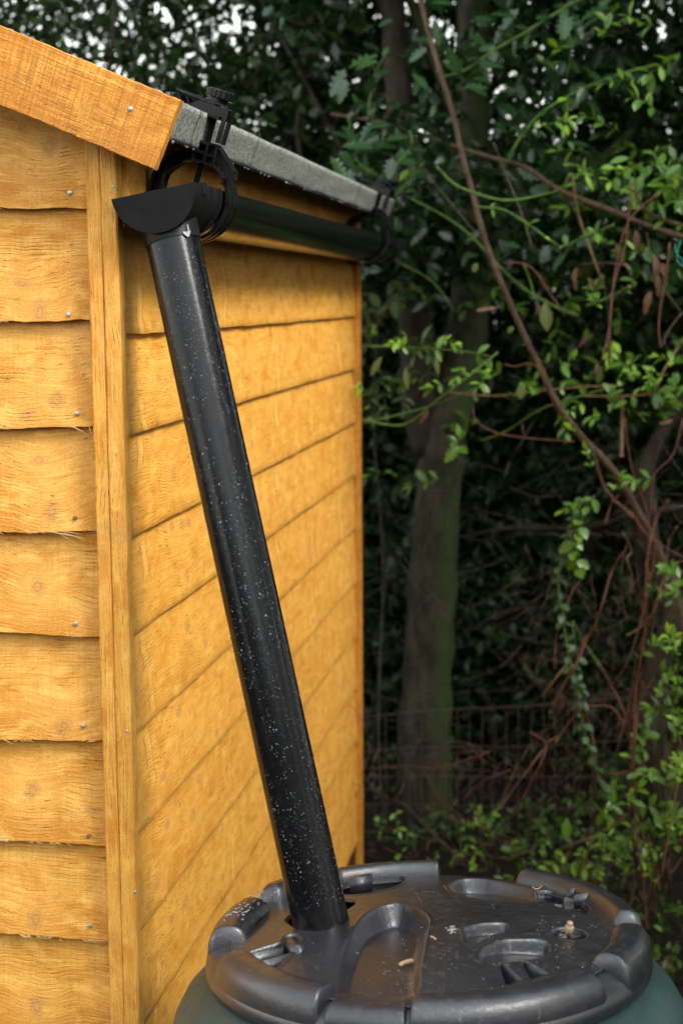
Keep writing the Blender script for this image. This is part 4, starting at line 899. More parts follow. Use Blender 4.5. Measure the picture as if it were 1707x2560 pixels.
old = empty('old_tree', (-1.05, 6.6, 0), 'old dark tree whose bare crooked limbs show against the sky above the shed roof', 'tree')
limb('trunk', old, [(-1.05, 6.6, 0), (-1.0, 6.55, 1.2), d(655, 260, 6.4), d(680, 130, 6.4), d(650, 30, 6.4), d(640, -200, 6.4)], [0.13, 0.12, 0.05, 0.045, 0.04, 0.035], M['bark_brown'], 12, 5, 0.01)
limb('limb', old, [d(660, 180, 6.3), d(720, 230, 6.2), d(790, 300, 6.1), d(880, 330, 6.0)], [0.045, 0.04, 0.03, 0.02], M['bark_brown'], 10, 5, 0.01)
limb('limb', old, [d(690, 120, 6.4), d(740, 60, 6.4), d(800, -30, 6.4)], [0.03, 0.022, 0.016], M['bark_brown'], 8)
limb('limb', old, [d(650, 200, 6.5), d(560, 190, 6.5), d(470, 215, 6.5), d(330, 160, 6.5), d(180, 130, 6.6)], [0.02, 0.018, 0.014, 0.012, 0.008], M['bark_brown'], 8)
limb('limb', old, [d(480, 150, 6.5), d(420, 60, 6.5), d(380, -30, 6.5)], [0.014, 0.012, 0.01], M['bark_brown'], 8)
limb('limb', old, [d(300, 140, 6.6), d(340, 90, 6.6), d(430, 60, 6.5), d(520, -10, 6.5)], [0.012, 0.012, 0.012, 0.01], M['bark_brown'], 8)
for k_ in range(26):      # fine branching seen dark against the light
    x0 = random.uniform(0, 900); y0 = random.uniform(0, 330); a = random.uniform(-2.9, 0.2); L = random.uniform(60, 200)
    Yk = random.uniform(5.4, 6.6); p = [(x0, y0)]
    for s_ in range(4): a += random.uniform(-0.5, 0.5); p.append((p[-1][0]+L/4*math.cos(a), p[-1][1]+L/4*math.sin(a)))
    limb('twig', old, [d(x, y, Yk) for x, y in p], [0.008, 0.006, 0.005, 0.003], M['bark_brown'], 5, 2)
crown('crown', old, (-4.2, -0.8, 5.6, 8.0, 2.3, 4.4), 5200, 10, 0.22, 0.052, M['mid_leaf'], thr=0.0, ph=3.0, nscale=3.4)
holly = empty('holly_tree', tuple(d(1210, 2020, 6.4)*[1, 1, 0]), 'glossy dark holly tree with spiny leaves above and right of the far gutter end', 'tree')
limb('trunk', holly, [d(1210, 2020, 6.4), d(1215, 1700, 6.4), d(1200, 1200, 6.35), d(1190, 800, 6.2), d(1180, 640, 5.9), d(1120, 420, 5.0), d(1020, 200, 4.9), d(900, -100, 4.9)], [0.03, 0.028, 0.026, 0.024, 0.022, 0.020, 0.018, 0.012], M['bark_green'], 10, 5, 0.01)
crown('crown', holly, (-0.95, 0.6, 4.3, 4.8, 1.75, 3.1), 800, 9, 0.20, 0.065, M['holly_mass'], shape=SH['holly'], thr=0.05, ph=5.0, nscale=3.2)

# ------------------------------------------------------------------ hedges behind (dense, dark inside)
def gapf(lo, base):
    # thinner towards the top of the trees so that the sky shows in small gaps
    def f(C):
        elev = (C[:, 2]-1.72)/np.maximum(C[:, 1], 0.1); cl = nz3(C, 2.6, 7.0)*0.6+nz3(C, 7.0, 3.0)*0.4
        pk = np.where(elev < lo, 1.0, np.where(cl > 0.22, base*0.08, base)); return RNG.random(len(C)) < pk
    return f
def thicket(name, label, box, ntw, nl, size, mat, length=0.25, lo=0.055, base=0.55, ph=0.0, thr=None, stems=10):
    h = empty(name, ((box[0]+box[1])/2, (box[2]+box[3])/2, 0), label, 'hedge' if 'hedge' in name else 'bush')
    crown('foliage', h, box, ntw, nl, length, size, mat, keepf=gapf(lo, base), thr=thr, ph=ph, cut=clear)
    for i in range(stems):
        x = random.uniform(box[0]+.1, box[1]-.1); y = random.uniform(box[2], box[3]); z = box[5]*random.uniform(0.6, 0.95)
        limb('stem', h, [(x, y, 0), (x+random.gauss(0, .08), y, z*0.35), (x+random.gauss(0, .2), y, z*0.7), (x+random.gauss(0, .3), y, z)], [0.025, 0.018, 0.012, 0.005], M['bark_brown'], 6, 3)
    return h
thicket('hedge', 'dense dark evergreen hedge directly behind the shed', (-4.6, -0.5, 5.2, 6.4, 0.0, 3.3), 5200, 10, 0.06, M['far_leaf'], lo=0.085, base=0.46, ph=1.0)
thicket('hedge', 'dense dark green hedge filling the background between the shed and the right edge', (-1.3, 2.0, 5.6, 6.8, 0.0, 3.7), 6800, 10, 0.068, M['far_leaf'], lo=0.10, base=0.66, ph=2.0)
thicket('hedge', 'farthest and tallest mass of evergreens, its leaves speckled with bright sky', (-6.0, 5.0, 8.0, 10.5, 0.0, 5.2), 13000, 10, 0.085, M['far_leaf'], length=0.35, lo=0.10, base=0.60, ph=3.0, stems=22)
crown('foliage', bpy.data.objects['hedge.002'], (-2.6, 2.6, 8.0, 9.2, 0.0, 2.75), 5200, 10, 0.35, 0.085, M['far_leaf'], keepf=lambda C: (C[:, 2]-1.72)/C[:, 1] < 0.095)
hb = thicket('hedge', 'tall hedge along the right of the garden, beyond the picture edge', (1.5, 3.6, -2.5, 5.2, 0.0, 3.6), 3600, 10, 0.11, M['far_leaf'], length=0.4, lo=9.0, ph=4.0)
thicket('hedge', 'hedge on the opposite side of the garden, seen only in reflections', (-4.5, 3.5, -4.6, -3.4, 0.0, 3.3), 4200, 10, 0.12, M['far_leaf'], length=0.4, lo=9.0, ph=5.0)
# unseen canopy added above the view to keep the hedge bottom dark
can = empty('shade_canopy', (1.2, 7.6, 0), 'unseen evergreen crown added high overhead to shade the dark hedge', 'tree')
limb('trunk', can, [(1.2, 7.6, 0), (1.15, 7.6, 2), (1.1, 7.5, 4.2), (1.0, 7.3, 5.4)], [0.14, 0.12, 0.09, 0.05], M['bark_brown'], 12)
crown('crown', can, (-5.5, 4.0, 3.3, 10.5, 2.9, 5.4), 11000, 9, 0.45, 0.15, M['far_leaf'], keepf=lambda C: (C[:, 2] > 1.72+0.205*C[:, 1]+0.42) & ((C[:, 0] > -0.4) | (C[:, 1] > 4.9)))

# ------------------------------------------------------------------ wire fence
fence = empty('wire_fence', (0.0, 4.55, 0), 'low rusty welded wire mesh fence in front of the mossy trunk', 'fence')
fy = 4.55; xa = at(700, 1800, fy)[0]; xb = at(1640, 1750, fy)[0]
def fz(x, f):      # wire height: sagging, slightly rising to the right
    a = at(909, 1791, fy); b = at(1580, 1742, fy); top = a[2]+(b[2]-a[2])*(x-a[0])/(b[0]-a[0]); return 0.0+(top)*f+0.004*math.sin(x*9)
nv = int((xb-xa)/0.0375)
for i in range(nv+1):
    x = xa+(xb-xa)*i/nv; w_ = 0.004*math.sin(i*1.7)
    MB().tube([(x+w_, fy, 0.0), (x, fy+0.003, fz(x, 0.5)), (x-w_*.5, fy, fz(x, 1.0))], 0.0014, 4).obj('wire', M['wire'], fence)
for f in (1.0, 0.72, 0.5, 0.28, 0.06):
    MB().tube([(xa+(xb-xa)*k/16, fy-0.003, fz(xa+(xb-xa)*k/16, f)) for k in range(17)], 0.0022 if f == 1.0 else 0.0015, 4).obj('wire', M['wire'], fence)

# ------------------------------------------------------------------ undergrowth and litter
def low_cloud(name, box, n, size, mat, up=0.8, ph=0.0, thr=-2.0):
    C = np.c_[RNG.uniform(box[0], box[1], n), RNG.uniform(box[2], box[3], n), box[4]+(box[5]-box[4])*RNG.random(n)**1.3]
    C = C[nz3(C, 4.0, ph) > thr]; P, D, Nn = sprays(C, 6, 0.10, up=up, droop=-0.2); ok_ = clear(P, -0.12) & (P[:, 2] > 0.005)
    P, D, Nn = P[ok_], D[ok_], Nn[ok_]; V, F = leaf_cloud(P, D, Nn, RNG.uniform(size*.6, size*1.3, len(P)), LOW)
    return link(name, mesh_np(name, V, F), mat, None, 'stuff')
tag(low_cloud('undergrowth', (-1.3, 1.8, 3.3, 5.3, 0.0, 0.13), 3600, 0.030, M['low_leaf'], ph=1.0, thr=-0.1), 'low tangle of small green leaves covering the ground in front of the fence', 'undergrowth')
n = 9000; P = np.c_[RNG.uniform(-3, 4, n), RNG.uniform(0.2, 8, n), RNG.uniform(0.003, 0.03, n)]; P = P[~((P[:, 0] < -0.66) & (P[:, 0] > -2.14) & (P[:, 1] > 2.03) & (P[:, 1] < 4.08))]
Dd = RNG.normal(size=(len(P), 3)); Dd[:, 2] *= 0.15; Nn = RNG.normal(size=(len(P), 3))*0.3; Nn[:, 2] += 1
V, F = leaf_cloud(P, Dd, Nn, RNG.uniform(0.02, 0.06, len(P)), LOW); tag(link('leaf_litter', mesh_np('leaf_litter', V, F), M['litter'], None, 'stuff'), 'brown fallen leaves littering the soil under the hedge', 'leaf litter')
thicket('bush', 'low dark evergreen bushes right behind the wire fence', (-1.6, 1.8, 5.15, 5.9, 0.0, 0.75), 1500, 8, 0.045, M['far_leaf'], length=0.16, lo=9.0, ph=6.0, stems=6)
# fine dead twigs criss-crossing in the shade
mb = MB()
for i in range(260):
    Yk = random.uniform(4.4, 5.2); x0 = random.uniform(800, 1620); y0 = random.uniform(1050, 2050); a = random.gauss(0, 0.5)+(math.pi if random.random() < .5 else 0)
    if random.random() < 0.25: a += 1.4
    L = random.uniform(50, 260); p = [(x0, y0)]
    for s_ in range(5): a += random.gauss(0, 0.22); p.append((p[-1][0]+L/5*math.cos(a), p[-1][1]+L/5*math.sin(a)))
    pts = [d(x, y, Yk+0.05*math.sin(j*2.0)) for j, (x, y) in enumerate(p)]
    if min(q_[2] for q_ in pts) < 0.02: continue
    r = random.uniform(0.0007, 0.0019); mb.tube(pts, [r, r, r*.9, r*.8, r*.6, r*.4], 4, False)
tag(mb.obj('dead_twigs', M['twig_grey'], None, kind='stuff'), 'fine bare dead twigs crossing in the shade before the trunk', 'twigs')

# ------------------------------------------------------------------ shrubs with stems and single leaves
LM = {}
def leaf_mesh(kind, mat):
    if (kind, mat) not in LM:
        V, F = SH[kind]; me = mesh_np(kind+'_leaf', V, F); me.materials.append(M[mat]); me.shade_smooth(); LM[(kind, mat)] = me
    return LM[(kind, mat)]
class Shrub:
    def __init__(s, name, base, label, cat='shrub', group=None):
        s.root = empty(name, base, label, cat, group); s.base = Vector(base); s.n = 0
    def stem(s, pts, r0, r1, mat, k=6, n=4, name='stem', cut=None):
        o = limb(name, s.root, pts, [r0, (r0*2+r1)/3, (r0+2*r1)/3, r1], M[mat], k, n)
        if cut:
            e = Vector(pts[cut]); nb = Vector(pts[cut-1] if cut == -1 else pts[1]); dr = (e-nb).normalized(); r = r1 if cut == -1 else r0
            MB().tube([e+dr*0.0005, e+dr*0.003], [r*1.15, r*1.0], 8).obj('cut_end', M['cut'], o)
        return smooth_poly(pts, 6)
    def leaf(s, p, dr, up, size, kind='oval', mat='leaf'):
        if s.n >= 296: return
        s.n += 1
        D = Vector(dr).normalized(); U = Vector(up); Xa = D.cross(U)
        if Xa.length < 1e-3: Xa = D.orthogonal()
        Xa.normalize(); Z = Xa.cross(D)
        o = bpy.data.objects.new('leaf', leaf_mesh(kind, mat)); COL.objects.link(o)
        mt = Matrix(((Xa.x, D.x, Z.x), (Xa.y, D.y, Z.y), (Xa.z, D.z, Z.z)))
        o.parent = s.root; o.location = Vector(p)-s.base; o.rotation_euler = mt.to_euler(); o.scale = (size*random.uniform(.85, 1.15), size, size)
    def along(s, P, step, size, kind='oval', mat='leaf', f0=0.15, f1=1.0, whorl=2, spread=0.9, young=0.0):
        L = [0.0]
        for a, b in zip(P[:-1], P[1:]): L.append(L[-1]+np.linalg.norm(b-a))
        t_ = L[-1]*f0; ph = random.random()*6.28
        while t_ < L[-1]*f1:
            i = max(0, min(len(P)-2, int(np.searchsorted(L, t_))-1)); f = (t_-L[i])/max(L[i+1]-L[i], 1e-6); p = P[i]*(1-f)+P[i+1]*f
            dr = P[i+1]-P[i]; dr = dr/np.linalg.norm(dr); u = np.cross(dr, [0.3, 1, 0.2]); u /= np.linalg.norm(u); v = np.cross(dr, u)
            for w_ in range(whorl):
                a = ph+w_*2*math.pi/whorl+random.gauss(0, .3); sd_ = u*math.cos(a)+v*math.sin(a)
                D = dr*random.uniform(0.35, 0.8)+sd_*spread; up = np.array([random.gauss(0, .35), -0.55+random.gauss(0, .35), 0.9])
                mt = mat if random.random() > young else 'leaf_young'
                s.leaf(p, D, up, size*random.uniform(.7, 1.2)*(0.8 if mt == 'leaf_young' else 1), kind, mt)
            ph += 1.57; t_ += step*random.uniform(.7, 1.3)
    def sprig(s, p, dr, L, n, size, kind='oval', mat='leaf', twig='twig_green', young=0.2, base=None):
        p = np.array(p, float); dr = np.array(dr, float); dr /= np.linalg.norm(dr)
        q_ = [p+dr*L*k/3+np.array([0, 0, -0.06*L*(k/3)**2])+RNG.normal(size=3)*L*0.03*(k > 0) for k in range(4)]
        P = s.stem(q_, 0.0016, 0.0009, twig, 4, 2, 'twig'); s.along(P, L/(n/2.0), size, kind, mat, 0.1, 0.98, 2, 0.9, young)
        for _ in range(2): s.leaf(P[-1], dr+RNG.normal(size=3)*.35, (random.gauss(0, .3), -.6, .9), size*.8, kind, 'leaf_young' if random.random() < young*2 else mat)

# A: privet at the upper right
A = Shrub('privet_bush', tuple(at(2000, 2300, 3.95)*[1, 1, 0]), 'green leaved privet bush reaching in from the upper right edge, over a long bare branch')
for (cx, cy, n_, sz, Yd) in [(1120, 640, 5, .040, 3.9), (1300, 40, 5, .042, 3.8), (1400, 55, 5, .045, 3.9), (1480, 110, 6, .045, 3.8), (1560, 40, 5, .045, 3.8), (1200, 20, 4, .04, 4.0), (1080, 30, 4, .034, 4.1), (1520, 190, 5, .036, 3.9)]:
    b = c4(cx+random.uniform(30, 70), cy+random.uniform(-40, 40), Yd+.05); p = c4(cx, cy, Yd); A.sprig(b, p-b+RNG.normal(size=3)*.015, 0.09, n_, sz, young=0.15)
P_ = A.stem([c4(1700, 330, 4.0), c4(1560, 300, 3.95), c4(1400, 235, 3.9), c4(1340, 130, 3.9)], .006, .004, 'twig_brown', cut=-1); A.along(P_, .05, .042)
P_ = A.stem([c4(1800, 160, 3.8), c4(1640, 110, 3.8), c4(1500, 60, 3.8), c4(1430, -30, 3.8)], .004, .002, 'twig_green'); A.along(P_, .030, .046, young=.3)
P_ = A.stem([c4(1150, 60, 3.95), c4(1080, 30, 3.9), c4(1045, 20, 3.9)], .0025, .002, 'twig_brown', cut=-1); A.along(P_, .025, .036, young=.3)
for (x, y, sz, dx, dz, kd) in [(1330, 100, .045, .2, -1, 'oval'), (1380, 90, .055, -.3, -1, 'oval'), (1230, 40, .05, 1, .3, 'oval'), (1120, 90, .045, .5, -1, 'long'), (1190, 60, .036, 1, 0, 'oval'), (1270, 110, .032, -.2, -1, 'round'), (1460, 40, .045, .4, -.6, 'oval')]:
    A.leaf(c4(x, y-25, 3.9), (dx, -.1, dz), (0, -1, .5), sz, kd, random.choice(['leaf', 'leaf', 'leaf_young']))
# B: long bare branch and leaning stem
Bb = Shrub('fallen_branch', tuple(at(1750, 600, 4.2)), 'long bare brown branch crossing the upper right, cut stub near its end', 'branch')
Bb.stem([d(760, 262, 4.5), d(860, 278, 4.45), d(950, 302, 4.4), d(1050, 338, 4.3), d(1130, 362, 4.25), d(1205, 384, 4.2), d(1265, 425, 4.2), d(1330, 456, 4.15), d(1400, 482, 4.1), d(1480, 516, 4.1), d(1570, 545, 4.1), d(1700, 580, 4.1)], .0050, .0082, 'twig_brown', 10)
Bb.stem([d(925, 305, 4.4), d(935, 270, 4.35), d(950, 240, 4.35)], .005, .003, 'twig_brown', 6)
Ls = Shrub('leaning_stem', tuple(d(1500, 2250, 4.1)*[1, 1, 0]), 'tall thin brown stem leaning left, running from top centre down to the brambles', 'stem')
Ls.stem([d(1640, 1900, 4.1), d(1560, 1400, 4.1), d(1450, 1150, 4.05), d(1390, 1060, 4.0), d(1340, 1010, 4.0), d(1290, 945, 4.0), d(1262, 895, 4.0), d(1240, 845, 4.0), d(1210, 785, 4.0), d(1172, 700, 4.0), d(1138, 620, 4.0), d(1108, 535, 4.0), d(1084, 440, 4.0), d(1058, 345, 4.0), d(1040, 265, 4.0), d(1010, 165, 4.0), d(985, 80, 4.0), d(960, -20, 4.0), d(930, -160, 4.0)], .0100, .0062, 'twig_brown', 10)
for (x, y, dx, dy) in [(1040, 270, 14, -14), (1062, 355, -16, 8), (1140, 622, 14, -8), (1012, 170, -12, -8), (1210, 785, -12, 10)]:
    Ls.stem([d(x, y, 4.0), d(x+dx, y+dy, 3.99)], .004, .002, 'twig_brown', 5, 1, 'thorn')
# C: green stems in the middle with star clusters
Cc = Shrub('privet_bush', tuple(at(1560, 2200, 3.9)*[1, 1, 0]), 'straggly privet with arching green stems in the middle right, ends freshly clipped')
for (pts, r0, r1, mt, cut, lf, sz) in [
    ([(440, 30), (520, 110), (640, 160), (760, 185), (900, 165), (1010, 130), (1050, 60)], .0042, .0030, 'twig_green', None, 0, 0),
    ([(620, 215), (735, 225), (830, 275), (920, 340), (1000, 398)], .0030, .0040, 'twig_green', -1, 0.07, .030),
    ([(1003, 402), (1080, 370), (1160, 335), (1245, 298)], .0038, .0030, 'twig_green', -1, 0.06, .030),
    ([(1125, 668), (1240, 625), (1322, 580)], .0045, .0045, 'twig_green', -1, 0.05, .026),
    ([(290, 160), (480, 260), (600, 350), (720, 480), (840, 590), (1000, 680), (1090, 712)], .0030, .0055, 'twig_green', None, 0, 0),
    ([(270, 470), (400, 540), (460, 600), (520, 690)], .0022, .0016, 'twig_green', None, 0, 0),
    ([(490, 1062), (700, 1080), (900, 1058), (1100, 1038), (1265, 1036)], .0030, .0026, 'twig_tan', None, 0.13, .030),
    ([(1105, 1080), (1300, 1080), (1428, 1060), (1480, 960), (1568, 820), (1640, 700)], .0028, .0040, 'twig_tan', 0, 0.06, .036),
    ([(100, 1190), (290, 1212), (440, 1100), (560, 1010), (720, 880)], .0034, .0022, 'twig_green', None, 0, 0),
    ([(100, 850), (350, 860), (560, 875), (690, 900)], .0026, .0020, 'twig_green', None, 0.05, .036),
    ([(120, 1200), (350, 1145), (560, 1070), (640, 1035)], .0022, .0016, 'twig_green', None, 0, 0),
    ([(640, 1285), (760, 1240), (900, 1150), (1000, 1110), (1300, 1020)], .002, .003, 'twig_green', None, 0, 0),
    ([(1290, 1080), (1288, 1200), (1285, 1352)], .0045, .0052, 'twig_tan', -1, 0, 0),
    ([(900, 940), (960, 1060), (1040, 1180), (1140, 1310), (1200, 1480), (1260, 1560), (1340, 1640)], .0045, .0040, 'twig_brown', None, 0, 0),
    ([(1060, 60), (1090, 250), (1140, 400), (1210, 590)], .0045, .0030, 'twig_tan', None, 0, 0),
    ([(840, 480), (870, 560), (890, 640)], .0030, .0026, 'twig_green', None, 0, 0),
    ([(700, -80), (760, 70), (830, 250), (885, 430)], .0022, .0018, 'twig_brown', None, 0, 0),
    ([(370, 20), (450, 130), (560, 262), (640, 360)], .0020, .0018, 'twig_brown', None, 0, 0)]:
    Yk = 3.9+random.uniform(-.1, .25); P_ = Cc.stem([c4(x, y, Yk+.03*math.sin(i*1.9)) for i, (x, y) in enumerate(pts)], r0, r1, mt, cut=cut)
    if lf: Cc.along(P_, lf, sz, young=.2)
for (cx, cy, n_, L, sz, yg) in [(1020, 1160, 8, .06, .042, .2), (1080, 1130, 6, .05, .036, .3), (640, 965, 5, .05, .038, .1), (700, 960, 4, .04, .034, .1), (560, 955, 4, .04, .036, .1), (1010, 940, 4, .06, .038, .1), (1290, 930, 6, .06, .040, .2),
                                (1370, 940, 5, .05, .036, .2), (1440, 1040, 5, .05, .034, .2), (1530, 920, 6, .06, .042, .5), (1250, 1110, 5, .05, .034, .2), (1160, 1140, 4, .04, .036, .1), (1140, 1370, 6, .05, .036, .5), (1060, 1580, 6, .05, .038, .1),
                                (440, 1030, 3, .03, .042, .1), (860, 1030, 3, .03, .036, .3), (540, 1300, 3, .03, .050, .1), (290, 810, 4, .04, .034, .9), (495, 830, 3, .03, .030, .9), (1130, 600, 4, .04, .03, .1), (1340, 560, 4, .04, .03, .1), (1240, 860, 3, .04, .048, .8),
                                (1380, 1460, 5, .05, .036, .2), (1260, 1500, 5, .05, .036, .1), (1540, 1100, 5, .06, .045, .1), (130, 1070, 3, .04, .036, .6), (1300, 1000, 4, .04, .036, .2), (1420, 990, 4, .05, .030, .3)]:
    p = c4(cx, cy, 3.85+random.uniform(-.1, .2)); dr = np.array([random.gauss(0, .6), -.25, random.gauss(0.1, .5)]); Cc.sprig(p-dr*.02, dr, L, n_, sz, young=yg)
for (x, y, dx, dz, sz, mt, kd) in [(935, 650, .1, -1, .075, 'leaf_pale', 'oval'), (610, 515, .2, .6, .026, 'leaf_pale', 'round'), (765, 790, .3, .3, .022, 'leaf_pale', 'round'), (1250, 830, -.1, -1, .055, 'leaf_young', 'oval'), (835, 1025, -.2, -1, .040, 'leaf_pale', 'round'), (540, 1310, -.5, -.6, .055, 'leaf', 'holly'), (300, 955, .1, -1, .055, 'leaf_pale', 'long'), (190, 900, -.6, -1, .06, 'leaf_pale', 'long'), (440, 900, .1, -1, .05, 'leaf_pale', 'long')]:
    Cc.leaf(c4(x, y, 3.9), (dx, -.1, dz), (0, -1, .3), sz, kd, mt)
# dry brown leaves hanging
Dd_ = Shrub('withered_shoot', tuple(at(1620, 1500, 3.85)), 'withered shoot hung with curled brown dead leaves at the right', 'shoot')
Dd_.stem([c4(1560, 700, 3.9), c4(1460, 560, 3.88), c4(1420, 440, 3.86), c4(1400, 330, 3.86)], .0022, .0014, 'twig_brown')
Dd_.stem([c4(1300, 480, 3.85), c4(1200, 470, 3.86), c4(1080, 480, 3.86)], .0014, .001, 'twig_brown')
for (x, y, dx, dz, sz) in [(1350, 320, .1, -1, .055), (1430, 430, .2, -1, .07), (1450, 520, .1, -1, .06), (1265, 380, .2, -1, .045), (1085, 490, -.2, -1, .060), (1145, 540, .3, -1, .035), (1130, 790, -.5, -1, .045), (1175, 930, 0, -1, .04), (1290, 470, .6, -.6, .04), (910, 660, -.2, -.8, .03), (1420, 600, -.3, -1, .06), (1470, 470, .3, -1, .05), (620, 690, .9, .2, .05), (395, 1130, -.3, -1, .05), (1520, 1190, -.8, -.2, .035)]:
    Dd_.leaf(c4(x, y, 3.86), (dx, -.1, dz), (random.gauss(0, .6), -1, .2), sz, 'dead', 'dead')
# E: red stemmed bramble
E_ = Shrub('red_bramble', tuple(c5(1385, 1900, 3.75)*[1, 1, 0]), 'tangle of thin reddish leafless bramble stems, cut at the ends, at the lower right', 'bramble')
for (pts, r0, r1, mt, cut) in [
    ([(1240, 0), (1330, 60), (1400, 160), (1480, 215), (1600, 280)], .0030, .0030, 'twig_red', None), ([(1290, 145), (1332, 230), (1310, 270), (1332, 350), (1325, 450)], .0030, .0026, 'twig_tan', -1),
    ([(1420, 240), (1395, 290), (1412, 350), (1380, 430), (1375, 520)], .0040, .0030, 'twig_red', None), ([(1290, 240), (1240, 330), (1205, 450), (1165, 570), (1120, 650), (1078, 755), (1020, 850), (962, 965)], .0026, .0052, 'twig_red', -1),
    ([(1130, 620), (1050, 730), (990, 810), (930, 890)], .0030, .0042, 'twig_tan', -1), ([(1062, 552), (1120, 660), (1195, 770)], .0038, .0040, 'twig_green', None), ([(1195, 770), (1255, 880), (1298, 972), (1310, 1060), (1335, 1120)], .0048, .0045, 'twig_red', None),
    ([(868, 1063), (938, 1112), (922, 1190), (862, 1312), (790, 1450)], .0048, .0030, 'twig_red', 0), ([(938, 1112), (1010, 1070), (1090, 965), (1130, 945), (1240, 950), (1300, 1030)], .0046, .0032, 'twig_red', None),
    ([(978, 1118), (1030, 1040), (1095, 960)], .0050, .0046, 'twig_brown', 0), ([(1118, 948), (1150, 1070), (1168, 1180), (1165, 1250), (1168, 1355)], .0050, .0036, 'twig_red', -1),
    ([(1500, 0), (1440, 100), (1400, 300), (1392, 600), (1352, 850), (1342, 1100), (1330, 1300), (1345, 1450), (1370, 1650), (1388, 1780), (1400, 2000)], .0030, .0046, 'twig_red', None),
    ([(1385, 760), (1345, 900), (1340, 1000), (1345, 1250), (1325, 1400)], .0026, .0030, 'twig_red', None), ([(1318, 950), (1325, 1080), (1338, 1200)], .0032, .0030, 'twig_red', 0), ([(1380, 830), (1360, 950), (1350, 1090), (1330, 1330), (1320, 1440)], .0036, .003, 'twig_red', None),
    ([(110, 1230), (300, 1220), (440, 1225), (560, 1195), (675, 1155)], .0030, .0034, 'twig_red', -1), ([(560, 1372), (620, 1310), (700, 1265), (772, 1238)], .0030, .0030, 'twig_red', -1), ([(720, 1422), (780, 1340), (840, 1260), (922, 1148)], .0024, .0028, 'twig_tan', -1),
    ([(1240, 1258), (1320, 1240), (1382, 1215), (1440, 1260), (1520, 1330)], .0042, .0034, 'twig_red', 0), ([(1300, 1450), (1200, 1520), (1090, 1565), (1000, 1600)], .0034, .003, 'twig_tan', None), ([(1320, 1430), (1240, 1490), (1150, 1560), (1130, 1620), (1085, 1735)], .003, .0036, 'twig_tan', None),
    ([(1310, 620), (1380, 575), (1440, 500), (1480, 420), (1568, 320)], .003, .003, 'twig_tan', 0), ([(980, 780), (985, 640), (1010, 560), (1060, 420), (1110, 350)], .003, .0022, 'twig_red', 0), ([(1440, 0), (1430, 300), (1330, 700), (1240, 850), (1190, 920)], .0026, .003, 'twig_red', -1),
    ([(1640, 250), (1500, 320), (1440, 480), (1400, 600), (1350, 700)], .0038, .0028, 'twig_red', None), ([(1210, 110), (1235, 30), (1270, -20)], .003, .003, 'twig_red', 0), ([(1540, 120), (1500, 200), (1480, 380), (1430, 560), (1420, 700)], .003, .003, 'twig_brown', None),
    ([(1568, 1560), (1500, 1640), (1440, 1760), (1400, 1800)], .004, .003, 'twig_red', None), ([(1620, 1500), (1560, 1640), (1500, 1720), (1460, 1800)], .004, .003, 'twig_red', None), ([(1400, 1620), (1480, 1600), (1560, 1570), (1640, 1500)], .0045, .004, 'twig_brown', None),
    ([(200, 1590), (330, 1640), (420, 1550), (560, 1640), (700, 1700)], .003, .003, 'twig_red', None), ([(340, 1410), (450, 1425), (520, 1460), (640, 1500), (760, 1540)], .0026, .0026, 'twig_brown', None), ([(280, 1380), (400, 1500), (500, 1600), (620, 1720)], .0045, .004, 'twig_brown', None),
    ([(110, 1610), (200, 1660), (280, 1740)], .003, .003, 'twig_red', None), ([(480, 1680), (600, 1620), (760, 1640), (900, 1590)], .003, .003, 'twig_brown', None)]:
    Yk = 3.75+random.uniform(-.05, .35)
    if pts[0][0] < 800 and mt != 'twig_tan': Yk = 4.35
    E_.stem([c5(x, y, Yk+.03*math.sin(i*2.1)) for i, (x, y) in enumerate(pts)], r0*.78, r1*.78, mt, cut=cut)
for (pts, r0, r1, mt, Yk) in [([(1455, 150), (1340, 250), (1290, 350), (1250, 550), (1232, 750), (1192, 930)], .0026, .0030, 'twig_red', 3.75), ([(1330, 120), (1320, 230), (1300, 400), (1240, 620), (1228, 940)], .0030, .0034, 'twig_red', 3.8),
                          ([(1505, 380), (1490, 520), (1462, 680), (1455, 780), (1465, 860)], .0032, .0030, 'twig_red', 3.8), ([(605, 1130), (622, 1195), (720, 1250), (880, 1275), (1070, 1287)], .0024, .0024, 'twig_red', 3.9), ([(830, 1210), (842, 1270)], .002, .0018, 'twig_red', 3.9),
                          ([(740, 470), (840, 475), (900, 520), (950, 600), (1010, 680)], .0024, .0024, 'twig_red', 3.85), ([(1300, 1180), (1330, 1400), (1400, 1600), (1410, 1700)], .002, .003, 'twig_red', 3.9), ([(1560, 700), (1500, 780), (1470, 850)], .003, .002, 'twig_brown', 3.9),
                          ([(1568, 1180), (1520, 1350), (1430, 1450), (1420, 1640)], .003, .003, 'twig_red', 3.9), ([(750, 935), (800, 945), (860, 930), (900, 945)], .0026, .0026, 'twig_red', 3.95), ([(160, 780), (200, 700), (225, 660)], .003, .002, 'twig_red', 4.3), ([(115, 820), (130, 750)], .003, .003, 'twig_red', 4.3)]:
    E_.stem([c4(x, y, Yk) for x, y in pts], r0*.8, r1*.8, mt)
mb = MB()
